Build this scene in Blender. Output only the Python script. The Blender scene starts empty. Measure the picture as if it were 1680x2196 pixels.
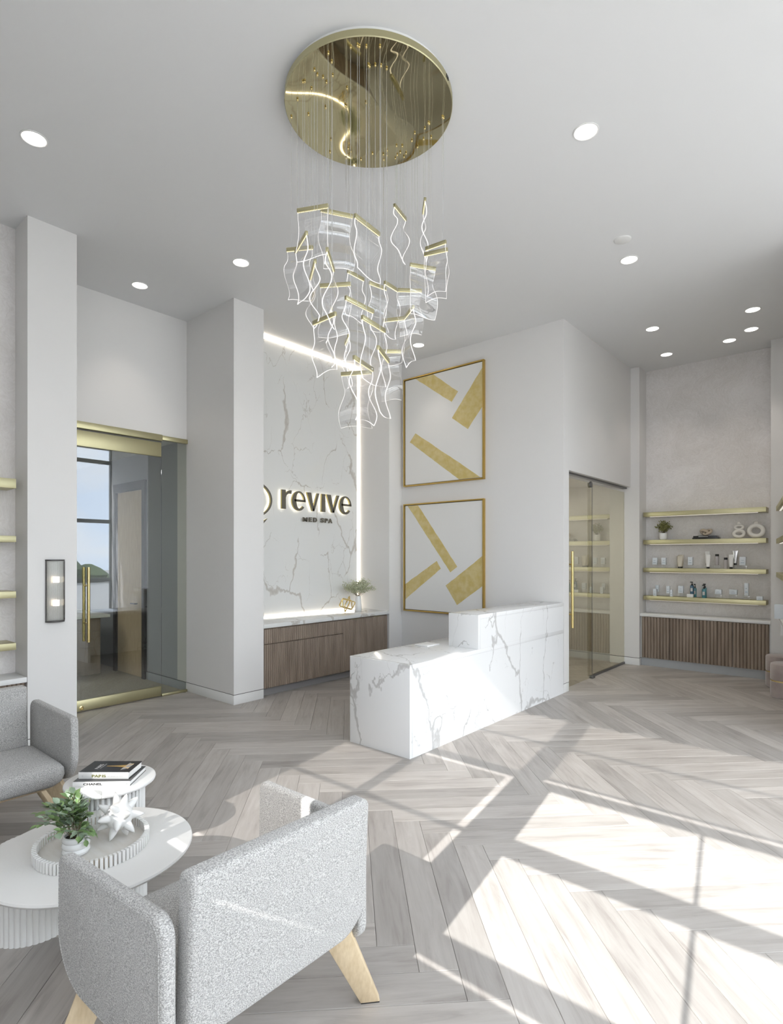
import bpy, bmesh, math, random
from mathutils import Vector, Matrix
random.seed(7)
sc = bpy.context.scene
COL = sc.collection
R = math.radians

# ------------------------------------------------------------------ camera
FPX, CX, CY, TH, H = 1223.4, 840.0, 1193.0, R(40.68), 1.64
cam_d = bpy.data.cameras.new('camera'); cam = bpy.data.objects.new('camera', cam_d); COL.objects.link(cam)
cam.location = (0, 0, H); cam.rotation_euler = (R(90), 0, TH)
cam_d.sensor_fit = 'VERTICAL'; cam_d.sensor_height = 36.0
cam_d.lens = FPX / 2196.0 * 36.0
cam_d.shift_y = (CY - 1098.0) / 2196.0
cam_d.clip_start = 0.02
sc.camera = cam

# ------------------------------------------------------------------ exposure, sky, sun
vs = sc.view_settings
vs.view_transform = 'Standard'; vs.look = 'None'; vs.gamma = 1.0; vs.use_curve_mapping = False
vs.exposure = 0.64
SUN_K = 0.72                      # fall of a sun ray per metre along y
sd = bpy.data.lights.new('sun', 'SUN'); sun = bpy.data.objects.new('sun', sd); COL.objects.link(sun)
sd.energy = 5.4; sd.angle = R(0.3); sd.color = (1.0, 0.985, 0.965)
sun.rotation_euler = Vector((-0.178, 1.0, -SUN_K)).to_track_quat('-Z', 'Y').to_euler()
sun.location = (2, -8, 8)

cy = sc.cycles
cy.max_bounces = 5; cy.diffuse_bounces = 3; cy.glossy_bounces = 3; cy.transmission_bounces = 2; cy.transparent_max_bounces = 10

def new_tree(idblock):
    idblock.use_nodes = True
    nt = idblock.node_tree; nt.nodes.clear(); return nt
w = bpy.data.worlds.new('sky'); sc.world = w
nt = new_tree(w)
N = nt.nodes; L = nt.links
out = N.new('ShaderNodeOutputWorld'); bg = N.new('ShaderNodeBackground'); L.new(bg.outputs[0], out.inputs[0])
tc = N.new('ShaderNodeTexCoord'); nz = N.new('ShaderNodeTexNoise'); nz.inputs['Scale'].default_value = 3.2; nz.inputs['Detail'].default_value = 6
mp = N.new('ShaderNodeMapping'); mp.inputs['Scale'].default_value = (1, 1, 2.5)
L.new(tc.outputs['Generated'], mp.inputs[0]); L.new(mp.outputs[0], nz.inputs['Vector'])
cr = N.new('ShaderNodeValToRGB'); cr.color_ramp.elements[0].position = .42; cr.color_ramp.elements[0].color = (.74, .85, 1, 1)
cr.color_ramp.elements[1].position = .62; cr.color_ramp.elements[1].color = (1, .99, .97, 1)
L.new(nz.outputs[0], cr.inputs[0]); L.new(cr.outputs[0], bg.inputs[0]); bg.inputs[1].default_value = 3.4

# ------------------------------------------------------------------ pixel helpers (direction only; distance comes from the plane touched)
FW = Vector((-math.sin(TH), math.cos(TH), 0)); RT = Vector((math.cos(TH), math.sin(TH), 0)); UP = Vector((0, 0, 1))
CAM = Vector((0, 0, H))
def ray(u, v): return FW + RT * ((u - CX) / FPX) + UP * ((CY - v) / FPX)
def onz(u, v, z=0.0):
    d = ray(u, v); return CAM + d * ((z - H) / d.z)
def ony(u, v, y):
    d = ray(u, v); return CAM + d * (y / d.y)
def onx(u, v, x):
    d = ray(u, v); return CAM + d * (x / d.x)

# ------------------------------------------------------------------ materials
MATS = {}
def base_mat(name):
    m = bpy.data.materials.new(name); nt = new_tree(m)
    o = nt.nodes.new('ShaderNodeOutputMaterial'); MATS[name] = m
    return m, nt, o
def pbr(name, col, rough=.5, metal=0.0, spec=.5, emit=None, es=0.0, bump=None, coat=0.0, var=None, sheen=0.0, trans=0.0, ior=1.45):
    """bump=(scale,strength,detail)  var=(scale, colour2, lo, hi, (sx,sy,sz))"""
    m, nt, o = base_mat(name); N = nt.nodes; L = nt.links
    p = N.new('ShaderNodeBsdfPrincipled'); L.new(p.outputs[0], o.inputs[0])
    p.inputs['Base Color'].default_value = (*col, 1); p.inputs['Roughness'].default_value = rough
    p.inputs['Metallic'].default_value = metal; p.inputs['Specular IOR Level'].default_value = spec
    p.inputs['Coat Weight'].default_value = coat; p.inputs['Sheen Weight'].default_value = sheen
    p.inputs['Transmission Weight'].default_value = trans; p.inputs['IOR'].default_value = ior
    if emit: p.inputs['Emission Color'].default_value = (*emit, 1); p.inputs['Emission Strength'].default_value = es
    tc = N.new('ShaderNodeTexCoord')
    if var:
        mp = N.new('ShaderNodeMapping'); L.new(tc.outputs['Object'], mp.inputs[0])
        if len(var) > 4: mp.inputs['Scale'].default_value = var[4]
        n = N.new('ShaderNodeTexNoise'); n.inputs['Scale'].default_value = var[0]; n.inputs['Detail'].default_value = 5
        L.new(mp.outputs[0], n.inputs['Vector'])
        r = N.new('ShaderNodeValToRGB'); r.color_ramp.elements[0].position = var[2]; r.color_ramp.elements[1].position = var[3]
        r.color_ramp.elements[0].color = (*col, 1); r.color_ramp.elements[1].color = (*var[1], 1)
        L.new(n.outputs[0], r.inputs[0]); L.new(r.outputs[0], p.inputs['Base Color'])
    if bump:
        n = N.new('ShaderNodeTexNoise'); n.inputs['Scale'].default_value = bump[0]; n.inputs['Detail'].default_value = bump[2]
        L.new(tc.outputs['Object'], n.inputs['Vector'])
        b = N.new('ShaderNodeBump'); b.inputs['Strength'].default_value = bump[1]; b.inputs['Distance'].default_value = .01
        L.new(n.outputs[0], b.inputs['Height']); L.new(b.outputs[0], p.inputs['Normal'])
    return m
def glow(name, col, s):
    m, nt, o = base_mat(name); e = nt.nodes.new('ShaderNodeEmission'); e.inputs[0].default_value = (*col, 1); e.inputs[1].default_value = s
    nt.links.new(e.outputs[0], o.inputs[0]); return m
def pane(name, col, f0=.04, rough=0.0, gloss=(1, 1, 1)):
    """thin clear sheet: the outer skin mirrors by angle, the rest goes straight through"""
    m, nt, o = base_mat(name); N = nt.nodes; L = nt.links
    t = N.new('ShaderNodeBsdfTransparent'); t.inputs[0].default_value = (*col, 1)
    g = N.new('ShaderNodeBsdfGlossy'); g.inputs['Roughness'].default_value = rough; g.inputs['Color'].default_value = (*gloss, 1)
    ge = N.new('ShaderNodeNewGeometry'); d = N.new('ShaderNodeVectorMath'); d.operation = 'DOT_PRODUCT'; L.new(ge.outputs['Normal'], d.inputs[0]); L.new(ge.outputs['Incoming'], d.inputs[1])
    def mt(op, a, b=None, c=None):
        n = N.new('ShaderNodeMath'); n.operation = op
        for i, q in enumerate((a, b, c)):
            if q is None: continue
            if isinstance(q, (int, float)): n.inputs[i].default_value = q
            else: L.new(q, n.inputs[i])
        return n.outputs[0]
    x5 = mt('POWER', mt('SUBTRACT', 1.0, mt('ABSOLUTE', d.outputs['Value'])), 5.0)
    fr = mt('MULTIPLY_ADD', x5, 1 - f0, f0)
    fr = mt('MULTIPLY', fr, mt('SUBTRACT', 1.0, ge.outputs['Backfacing']))
    x = N.new('ShaderNodeMixShader'); L.new(fr, x.inputs[0]); L.new(t.outputs[0], x.inputs[1]); L.new(g.outputs[0], x.inputs[2])
    L.new(x.outputs[0], o.inputs[0]); return m

WALL = pbr('wall_paint', (.80, .785, .77), .75)
CEIL = pbr('ceiling_paint', (.80, .80, .80), .85)
TRIMW = pbr('trim_white', (.82, .815, .80), .45)
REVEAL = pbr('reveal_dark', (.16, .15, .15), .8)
BRASS = pbr('satin_brass', (.53, .49, .305), .40, 1.0, bump=(220, .03, 2))
BRASSB = pbr('bright_brass', (.80, .64, .30), .22, 1.0)
GOLDFRAME = pbr('gold_frame', (.62, .43, .13), .32, 1.0)
STEEL = pbr('dark_steel', (.18, .18, .18), .35, .8)
BRONZE = pbr('dark_bronze', (.085, .08, .078), .45, .3)
WHITE = pbr('white_lacquer', (.83, .83, .82), .32)
WHITEM = pbr('white_matt', (.83, .82, .80), .6, bump=(80, .05, 3))
CERAM = pbr('white_ceramic', (.86, .86, .85), .25, coat=.3)
CREAMC = pbr('cream_ceramic', (.86, .83, .78), .8, bump=(160, .04, 3))
OAK = pbr('oak', (.62, .48, .30), .45, var=(6, (.74, .60, .41), .3, .7, (12, 12, 1.2)))
BLACKP = pbr('black_plastic', (.02, .02, .022), .35)
PAPER = pbr('paper_white', (.85, .84, .82), .7)
CARD = pbr('carton_white', (.76, .81, .86), .55)
CARD2 = pbr('carton_print', (.42, .50, .58), .6)
TEAL = pbr('teal_bottle', (.10, .33, .40), .18, trans=.3, coat=.4)
NAVY = pbr('navy_bottle', (.05, .12, .19), .2, coat=.4)
TUBEB = pbr('tube_beige', (.62, .57, .47), .4)
TUBEW = pbr('tube_white', (.86, .85, .83), .3)
SILVER = pbr('tube_silver', (.75, .75, .76), .25, .8)
FROST = pbr('frosted_plastic', (.52, .49, .49), .35)
KNOT = pbr('beige_clay', (.55, .46, .36), .8, bump=(120, .1, 3))
SOIL = pbr('soil', (.05, .04, .03), .9)
STEM = pbr('stem', (.20, .17, .10), .7)
LEAFA = pbr('leaf_green', (.15, .26, .09), .5, var=(18, (.32, .43, .19), .35, .65))
LEAFB = pbr('leaf_sage', (.24, .32, .22), .55, var=(18, (.40, .48, .35), .35, .65))
LEAFC = pbr('leaf_olive', (.17, .17, .05), .5, var=(30, (.32, .33, .13), .35, .65))
BLOOM = pbr('pale_bloom', (.36, .40, .24), .6, var=(60, (.68, .70, .52), .35, .65))
VELV = pbr('velvet_taupe', (.33, .27, .25), .8, sheen=.6, var=(5, (.47, .40, .37), .35, .7), bump=(30, .1, 3))
CARPET = pbr('carpet', (.34, .30, .24), .95, var=(90, (.46, .42, .35), .35, .65), bump=(300, .5, 2))
GREYW = pbr('grey_blue_wall', (.40, .42, .46), .75)
ASPH = pbr('pavement', (.42, .41, .40), .9, var=(4, (.50, .49, .47), .3, .7))
HEDGE = pbr('hedge_leaves', (.06, .10, .04), .8, var=(6, (.14, .18, .08), .35, .65))
CLEAR = pane('clear_glass', (.985, .99, .985), .05)
DOORG = pane('door_glass', (.84, .83, .76), .42, 0.0, (.95, .92, .80))
DOORL = pane('door_glass_pale', (.92, .94, .90), .17, 0.0, (.84, .87, .92))
TINT = pane('solar_screen', (.52, .51, .50))
THING = pane('thin_glass', (.97, .98, .98), .14)
ACRYB = pane('acrylic_block', (.97, .975, .975), .08)
LED = glow('led_warm', (1, .90, .76), 5.5)
LEDS = glow('led_shelf', (1, .93, .82), .5)
LEDL = glow('led_letter', (1, .93, .78), 1.5)
LAMP = glow('downlight_lens', (1, .96, .90), 3.2)
BULB = glow('sconce_bulb', (1, .86, .68), 3.5)
LEDDOT = glow('led_dot', (1, .88, .55), 1.3)
LETTER = pbr('bronze_letter', (.175, .16, .13), .45, .35)
LETSIDE = pbr('brass_letter_side', (.55, .47, .22), .35, 1.0)
INK = pbr('black_ink', (.02, .02, .02), .5)
INKG = pbr('olive_gold_ink', (.24, .24, .06), .4)
INKL = pbr('pale_grey_ink', (.62, .61, .60), .6)
COVER = pbr('black_cover', (.012, .012, .014), .28, coat=.3)
GOLDINK = pbr('gold_ink', (.62, .40, .12), .35, .5)
CANVAS = pbr('canvas_white', (.84, .83, .81), .8)
GOLDP = pbr('gold_paint', (.66, .52, .20), .5, .25, var=(14, (.74, .62, .32), .35, .7))
CONC = pbr('travertine', (.70, .66, .60), .45, var=(7, (.80, .78, .75), .3, .7, (1, 4, 1)))
GROUT = pbr('floor_joint', (.15, .13, .12), .9)

# mirror canopy: polished sheet that is slightly wavy
m, nt, o = base_mat('gold_mirror'); MIRROR = m
p = nt.nodes.new('ShaderNodeBsdfPrincipled'); nt.links.new(p.outputs[0], o.inputs[0])
p.inputs['Base Color'].default_value = (.52, .46, .285, 1); p.inputs['Metallic'].default_value = 1; p.inputs['Roughness'].default_value = .03
tc = nt.nodes.new('ShaderNodeTexCoord'); n = nt.nodes.new('ShaderNodeTexNoise'); n.inputs['Scale'].default_value = 1.9; n.inputs['Detail'].default_value = 0
nt.links.new(tc.outputs['Object'], n.inputs['Vector'])
b = nt.nodes.new('ShaderNodeBump'); b.inputs['Strength'].default_value = .5; b.inputs['Distance'].default_value = .05
nt.links.new(n.outputs[0], b.inputs['Height']); nt.links.new(b.outputs[0], p.inputs['Normal'])

# boucle fabric
def fabric(name, c0, c1, c2):
    m, nt, o = base_mat(name); N = nt.nodes; L = nt.links
    p = N.new('ShaderNodeBsdfPrincipled'); L.new(p.outputs[0], o.inputs[0]); p.inputs['Roughness'].default_value = .95; p.inputs['Sheen Weight'].default_value = .25
    tc = N.new('ShaderNodeTexCoord')
    n = N.new('ShaderNodeTexNoise'); n.inputs['Scale'].default_value = 300; n.inputs['Detail'].default_value = 2; n.inputs['Roughness'].default_value = .6
    mp = N.new('ShaderNodeMapping'); mp.inputs['Scale'].default_value = (.75, .75, 1.15)
    L.new(tc.outputs['Object'], mp.inputs[0]); L.new(mp.outputs[0], n.inputs['Vector'])
    r = N.new('ShaderNodeValToRGB'); e = r.color_ramp.elements
    e[0].position = .34; e[0].color = (*c0, 1); e[1].position = .62; e[1].color = (*c2, 1); k = e.new(.47); k.color = (*c1, 1)
    L.new(n.outputs[0], r.inputs[0]); L.new(r.outputs[0], p.inputs['Base Color'])
    v = N.new('ShaderNodeTexVoronoi'); v.inputs['Scale'].default_value = 330; L.new(mp.outputs[0], v.inputs['Vector'])
    a = N.new('ShaderNodeMath'); a.operation = 'SUBTRACT'; L.new(n.outputs[0], a.inputs[0]); L.new(v.outputs['Distance'], a.inputs[1])
    b = N.new('ShaderNodeBump'); b.inputs['Strength'].default_value = .7; b.inputs['Distance'].default_value = .003
    L.new(a.outputs[0], b.inputs['Height']); L.new(b.outputs[0], p.inputs['Normal'])
    return m
FAB = fabric('grey_boucle', (.27, .258, .248), (.42, .408, .395), (.64, .625, .60))

# veined quartz, continuous in the world
def quartz(name, base, vein, sc_, seed):
    m, nt, o = base_mat(name); N = nt.nodes; L = nt.links
    p = N.new('ShaderNodeBsdfPrincipled'); L.new(p.outputs[0], o.inputs[0]); p.inputs['Roughness'].default_value = .13; p.inputs['Specular IOR Level'].default_value = .5
    g = N.new('ShaderNodeNewGeometry')
    mp = N.new('ShaderNodeMapping'); mp.inputs['Location'].default_value = (seed, seed * 1.7, seed * .6); mp.inputs['Rotation'].default_value = (.55, .45, .3)
    mp.inputs['Scale'].default_value = (1.0, 1.15, .62)
    L.new(g.outputs['Position'], mp.inputs[0])
    n1 = N.new('ShaderNodeTexNoise'); n1.inputs['Scale'].default_value = 2.0; n1.inputs['Detail'].default_value = 5; n1.inputs['Roughness'].default_value = .55
    L.new(mp.outputs[0], n1.inputs['Vector'])
    mixv = N.new('ShaderNodeVectorMath'); mixv.operation = 'MULTIPLY_ADD'
    L.new(n1.outputs['Color'], mixv.inputs[0]); mixv.inputs[1].default_value = (.55, .55, .55); L.new(mp.outputs[0], mixv.inputs[2])
    def vein_layer(scale, width, mask_scale, lo, hi):
        v = N.new('ShaderNodeTexVoronoi'); v.feature = 'DISTANCE_TO_EDGE'; v.inputs['Scale'].default_value = scale; L.new(mixv.outputs[0], v.inputs['Vector'])
        nw = N.new('ShaderNodeTexNoise'); nw.inputs['Scale'].default_value = mask_scale; nw.inputs['Detail'].default_value = 3; L.new(mp.outputs[0], nw.inputs['Vector'])
        mr = N.new('ShaderNodeMapRange'); mr.inputs[1].default_value = lo; mr.inputs[2].default_value = hi; mr.inputs[3].default_value = 0.0; mr.inputs[4].default_value = width
        L.new(nw.outputs[0], mr.inputs[0])
        lt = N.new('ShaderNodeMapRange'); L.new(v.outputs['Distance'], lt.inputs[0]); lt.inputs[1].default_value = 0
        ad = N.new('ShaderNodeMath'); ad.operation = 'ADD'; ad.inputs[1].default_value = .0006; L.new(mr.outputs[0], ad.inputs[0])
        L.new(ad.outputs[0], lt.inputs[2]); lt.inputs[3].default_value = 1; lt.inputs[4].default_value = 0
        gt = N.new('ShaderNodeMath'); gt.operation = 'GREATER_THAN'; gt.inputs[1].default_value = .0015; L.new(mr.outputs[0], gt.inputs[0])
        mu = N.new('ShaderNodeMath'); mu.operation = 'MULTIPLY'; L.new(lt.outputs[0], mu.inputs[0]); L.new(gt.outputs[0], mu.inputs[1])
        pw = N.new('ShaderNodeMath'); pw.operation = 'POWER'; pw.inputs[1].default_value = .4; L.new(mu.outputs[0], pw.inputs[0])
        return pw
    a = vein_layer(sc_, .040, 1.3, .44, .72)
    c = vein_layer(sc_ * 1.9, .016, 2.4, .47, .75)
    mx = N.new('ShaderNodeMath'); mx.operation = 'MAXIMUM'; L.new(a.outputs[0], mx.inputs[0])
    sm = N.new('ShaderNodeMath'); sm.operation = 'MULTIPLY'; sm.inputs[1].default_value = .7; L.new(c.outputs[0], sm.inputs[0]); L.new(sm.outputs[0], mx.inputs[1])
    mc = N.new('ShaderNodeMix'); mc.data_type = 'RGBA'; L.new(mx.outputs[0], mc.inputs['Factor']); mc.inputs['A'].default_value = (*base, 1); mc.inputs['B'].default_value = (*vein, 1)
    L.new(mc.outputs['Result'], p.inputs['Base Color'])
    return m
QUARTZ = quartz('veined_quartz', (.86, .86, .86), (.56, .55, .54), 1.5, 3.1)
QUARTZW = quartz('veined_quartz_wall', (.80, .80, .785), (.56, .53, .49), 1.25, 8.3)

# feathery plaster
m, nt, o = base_mat('feather_plaster'); PLAST = m; N = nt.nodes; L = nt.links
p = N.new('ShaderNodeBsdfPrincipled'); L.new(p.outputs[0], o.inputs[0]); p.inputs['Roughness'].default_value = .8
g = N.new('ShaderNodeNewGeometry'); n1 = N.new('ShaderNodeTexNoise'); n1.inputs['Scale'].default_value = 1.6; n1.inputs['Detail'].default_value = 4
L.new(g.outputs['Position'], n1.inputs['Vector'])
ma = N.new('ShaderNodeVectorMath'); ma.operation = 'MULTIPLY_ADD'; L.new(n1.outputs['Color'], ma.inputs[0]); ma.inputs[1].default_value = (1.6, 1.6, 1.2); L.new(g.outputs['Position'], ma.inputs[2])
mp = N.new('ShaderNodeMapping'); mp.inputs['Scale'].default_value = (9, 9, 2.6); mp.inputs['Rotation'].default_value = (.2, .35, 0); L.new(ma.outputs[0], mp.inputs[0])
n2 = N.new('ShaderNodeTexNoise'); n2.inputs['Scale'].default_value = 4; n2.inputs['Detail'].default_value = 8; n2.inputs['Roughness'].default_value = .7; L.new(mp.outputs[0], n2.inputs['Vector'])
n3 = N.new('ShaderNodeTexNoise'); n3.inputs['Scale'].default_value = 1.3; n3.inputs['Detail'].default_value = 3; L.new(ma.outputs[0], n3.inputs['Vector'])
ad = N.new('ShaderNodeMath'); ad.operation = 'MULTIPLY_ADD'; L.new(n3.outputs[0], ad.inputs[0]); ad.inputs[1].default_value = .9; L.new(n2.outputs[0], ad.inputs[2])
r = N.new('ShaderNodeValToRGB'); r.color_ramp.elements[0].position = .05; r.color_ramp.elements[1].position = .95
r.color_ramp.elements[0].color = (.72, .685, .66, 1); r.color_ramp.elements[1].color = (.88, .85, .84, 1)
mrp = N.new('ShaderNodeMapRange'); L.new(ad.outputs[0], mrp.inputs[0]); mrp.inputs[1].default_value = .66; mrp.inputs[2].default_value = 1.22
L.new(mrp.outputs[0], r.inputs[0]); L.new(r.outputs[0], p.inputs['Base Color'])
b = N.new('ShaderNodeBump'); b.inputs['Strength'].default_value = .35; b.inputs['Distance'].default_value = .01; L.new(n2.outputs[0], b.inputs['Height']); L.new(b.outputs[0], p.inputs['Normal'])

# floor planks
m, nt, o = base_mat('grey_oak_plank'); PLANK = m; N = nt.nodes; L = nt.links
p = N.new('ShaderNodeBsdfPrincipled'); L.new(p.outputs[0], o.inputs[0]); p.inputs['Roughness'].default_value = .42; p.inputs['Specular IOR Level'].default_value = .4
uv = N.new('ShaderNodeUVMap'); uv.uv_map = 'plank'
oi = N.new('ShaderNodeObjectInfo'); at = N.new('ShaderNodeAttribute'); at.attribute_name = 'rnd'
ad = N.new('ShaderNodeMath'); ad.operation = 'ADD'; L.new(oi.outputs['Random'], ad.inputs[0]); L.new(at.outputs['Fac'], ad.inputs[1])
fr = N.new('ShaderNodeMath'); fr.operation = 'FRACT'; L.new(ad.outputs[0], fr.inputs[0])
of = N.new('ShaderNodeVectorMath'); of.operation = 'SCALE'; of.inputs[0].default_value = (37, 53, 11); L.new(fr.outputs[0], of.inputs['Scale'])
sv = N.new('ShaderNodeVectorMath'); L.new(uv.outputs[0], sv.inputs[0]); L.new(of.outputs[0], sv.inputs[1])
mp = N.new('ShaderNodeMapping'); mp.inputs['Scale'].default_value = (1.5, 15, 1); L.new(sv.outputs[0], mp.inputs[0])
n1 = N.new('ShaderNodeTexNoise'); n1.inputs['Scale'].default_value = 1.6; n1.inputs['Detail'].default_value = 7; n1.inputs['Roughness'].default_value = .62; n1.inputs['Distortion'].default_value = .7
L.new(mp.outputs[0], n1.inputs['Vector'])
mp2 = N.new('ShaderNodeMapping'); mp2.inputs['Scale'].default_value = (2.2, 5, 1); L.new(sv.outputs[0], mp2.inputs[0])
n2 = N.new('ShaderNodeTexNoise'); n2.inputs['Scale'].default_value = 1.1; n2.inputs['Detail'].default_value = 3; L.new(mp2.outputs[0], n2.inputs['Vector'])
av = N.new('ShaderNodeMath'); av.operation = 'MULTIPLY_ADD'; L.new(n2.outputs[0], av.inputs[0]); av.inputs[1].default_value = .5; L.new(n1.outputs[0], av.inputs[2])
r = N.new('ShaderNodeValToRGB'); e = r.color_ramp.elements; e[0].position = .42; e[0].color = (.30, .268, .245, 1); e[1].position = 1.0; e[1].color = (.52, .488, .458, 1)
k = e.new(.70); k.color = (.44, .405, .375, 1)
L.new(av.outputs[0], r.inputs[0])
hv = N.new('ShaderNodeHueSaturation'); L.new(r.outputs[0], hv.inputs['Color'])
mr = N.new('ShaderNodeMapRange'); L.new(fr.outputs[0], mr.inputs[0]); mr.inputs[3].default_value = .84; mr.inputs[4].default_value = 1.14; L.new(mr.outputs[0], hv.inputs['Value'])
L.new(hv.outputs[0], p.inputs['Base Color'])
b = N.new('ShaderNodeBump'); b.inputs['Strength'].default_value = .06; b.inputs['Distance'].default_value = .004; L.new(n1.outputs[0], b.inputs['Height']); L.new(b.outputs[0], p.inputs['Normal'])

# fluted walnut, grain along z
m, nt, o = base_mat('taupe_walnut'); WALNUT = m; N = nt.nodes; L = nt.links
p = N.new('ShaderNodeBsdfPrincipled'); L.new(p.outputs[0], o.inputs[0]); p.inputs['Roughness'].default_value = .5
g = N.new('ShaderNodeNewGeometry'); mp = N.new('ShaderNodeMapping'); mp.inputs['Scale'].default_value = (14, 14, 1.6); L.new(g.outputs['Position'], mp.inputs[0])
n1 = N.new('ShaderNodeTexNoise'); n1.inputs['Scale'].default_value = 1; n1.inputs['Detail'].default_value = 6; L.new(mp.outputs[0], n1.inputs['Vector'])
r = N.new('ShaderNodeValToRGB'); e = r.color_ramp.elements; e[0].position = .3; e[0].color = (.22, .168, .130, 1); e[1].position = .75; e[1].color = (.36, .285, .225, 1)
L.new(n1.outputs[0], r.inputs[0]); L.new(r.outputs[0], p.inputs['Base Color'])

# edge-lit acrylic sheet: clear faces, glowing edges
ACRY = pane('acrylic_sheet', (.985, .985, .99), .13)
m, nt, o = base_mat('acrylic_edge'); ACRYE = m
e1 = nt.nodes.new('ShaderNodeEmission'); e1.inputs[0].default_value = (1, .95, .92, 1); e1.inputs[1].default_value = 1.15
t1 = nt.nodes.new('ShaderNodeBsdfTransparent'); x1 = nt.nodes.new('ShaderNodeMixShader'); x1.inputs[0].default_value = .75
nt.links.new(t1.outputs[0], x1.inputs[1]); nt.links.new(e1.outputs[0], x1.inputs[2]); nt.links.new(x1.outputs[0], o.inputs[0])

for m_ in (LEDDOT, ACRYE, LEDL, LAMP, LEDS, BULB): m_.cycles.emission_sampling = 'NONE'      # too small or weak to light the room

# ------------------------------------------------------------------ geometry helpers
WL = {}                         # world offset of every thing and part built without rotation
class MB:
    def __init__(s): s.v = []; s.f = []; s.mi = []
    def add(s, vs, fs, mi=0):
        k = len(s.v); s.v += [Vector(a) for a in vs]; s.f += [tuple(i + k for i in f) for f in fs]; s.mi += [mi] * len(fs); return s
    def box(s, a, b, mi=0):
        x0, y0, z0 = a; x1, y1, z1 = b
        return s.add([(x0, y0, z0), (x1, y0, z0), (x1, y1, z0), (x0, y1, z0), (x0, y0, z1), (x1, y0, z1), (x1, y1, z1), (x0, y1, z1)],
                     [(0, 3, 2, 1), (4, 5, 6, 7), (0, 1, 5, 4), (1, 2, 6, 5), (2, 3, 7, 6), (3, 0, 4, 7)], mi)
    def hexa(s, bot, top, mi=0):
        return s.add(list(bot) + list(top), [(0, 3, 2, 1), (4, 5, 6, 7), (0, 1, 5, 4), (1, 2, 6, 5), (2, 3, 7, 6), (3, 0, 4, 7)], mi)
    def lathe(s, c, prof, n=32, mi=0, cap=True, fl=None):
        """prof: list of (r, z) bottom to top; fl(i) scales r"""
        vs = []; fs = []
        for r_, z in prof:
            for i in range(n):
                a = 2 * math.pi * i / n; q = r_ * (fl(i) if fl else 1)
                vs.append((c[0] + q * math.cos(a), c[1] + q * math.sin(a), c[2] + z))
        for j in range(len(prof) - 1):
            for i in range(n):
                k = (i + 1) % n; fs.append((j * n + i, j * n + k, (j + 1) * n + k, (j + 1) * n + i))
        if cap:
            fs.append(tuple(reversed(range(n)))); fs.append(tuple(range((len(prof) - 1) * n, len(prof) * n)))
        return s.add(vs, fs, mi)
    def tube(s, pts, r, n=8, closed=False, mi=0):
        pts = [Vector(p) for p in pts]; m = len(pts); vs = []; fs = []
        rr = r if isinstance(r, (list, tuple)) else [r] * m
        up = None
        for i, p in enumerate(pts):
            a = pts[(i - 1) % m] if (closed or i > 0) else p; b = pts[(i + 1) % m] if (closed or i < m - 1) else p
            t = (b - a).normalized()
            if up is None or abs(up.dot(t)) > .98: up = t.orthogonal().normalized()
            u = (up - t * up.dot(t)).normalized(); up = u; w_ = t.cross(u)
            for k in range(n):
                g = 2 * math.pi * k / n; vs.append(p + (u * math.cos(g) + w_ * math.sin(g)) * rr[i])
        for i in range(m if closed else m - 1):
            j = (i + 1) % m
            for k in range(n):
                q = (k + 1) % n; fs.append((i * n + k, i * n + q, j * n + q, j * n + k))
        if not closed: fs.append(tuple(reversed(range(n)))); fs.append(tuple(range((m - 1) * n, m * n)))
        return s.add(vs, fs, mi)
    def prism(s, poly, fr, to, mi=0, mside=None):
        """poly: 2D list ccw; fr/to: functions (a,b)->3D for the two end faces"""
        n = len(poly); vs = [fr(*p) for p in poly] + [to(*p) for p in poly]
        s.add(vs, [tuple(reversed(range(n))), tuple(range(n, 2 * n))], mi)
        k = len(s.v) - 2 * n
        for i in range(n):
            j = (i + 1) % n; s.f.append((k + i, k + j, k + n + j, k + n + i)); s.mi.append(mi if mside is None else mside)
        return s
    def xf(s, M, start=0):
        for i in range(start, len(s.v)): s.v[i] = M @ s.v[i]
        return s
    def mesh(s, name, mats, bevel=0, seg=2, smooth=35, off=Vector((0, 0, 0))):
        me = bpy.data.meshes.new(name)
        me.from_pydata([tuple(v - off) for v in s.v], [], s.f)
        for m_ in (mats if isinstance(mats, (list, tuple)) else [mats]): me.materials.append(m_)
        me.polygons.foreach_set('material_index', s.mi)
        bm = bmesh.new(); bm.from_mesh(me)
        bmesh.ops.recalc_face_normals(bm, faces=bm.faces)
        if bevel:
            ed = [e for e in bm.edges if len(e.link_faces) == 2 and e.calc_face_angle(0) > R(40)]
            bmesh.ops.bevel(bm, geom=ed, offset=bevel, segments=seg, affect='EDGES', profile=.5, clamp_overlap=True)
        bm.to_mesh(me); bm.free()
        if smooth:
            me.polygons.foreach_set('use_smooth', [True] * len(me.polygons)); me.set_sharp_from_angle(angle=R(smooth))
        me.update(); return me
    def build(s, name, mats, parent=None, world=True, **k):
        off = Vector((0, 0, 0))
        if parent is not None and world: off = WL.get(parent.name, off)
        o = bpy.data.objects.new(name, s.mesh(name, mats, off=off, **k)); COL.objects.link(o)
        if parent is not None: o.parent = parent; WL[o.name] = off
        return o
def tag(o, label=None, cat=None, group=None, kind=None):
    if label: o['label'] = label
    if cat: o['category'] = cat
    if group: o['group'] = group
    if kind: o['kind'] = kind
    return o
def thing(name, label, cat, loc=(0, 0, 0), rotz=0, group=None):
    o = bpy.data.objects.new(name, None); o.empty_display_size = .1; COL.objects.link(o)
    o.location = loc; o.rotation_euler = (0, 0, rotz); WL[o.name] = Vector(loc)
    return tag(o, label, cat, group)
def struct(name, mb, mats, label=None, parent=None, **k):
    o = mb.build(name, mats, parent, **k)
    if parent is None: tag(o, label, None, None, 'structure')
    return o
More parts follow.
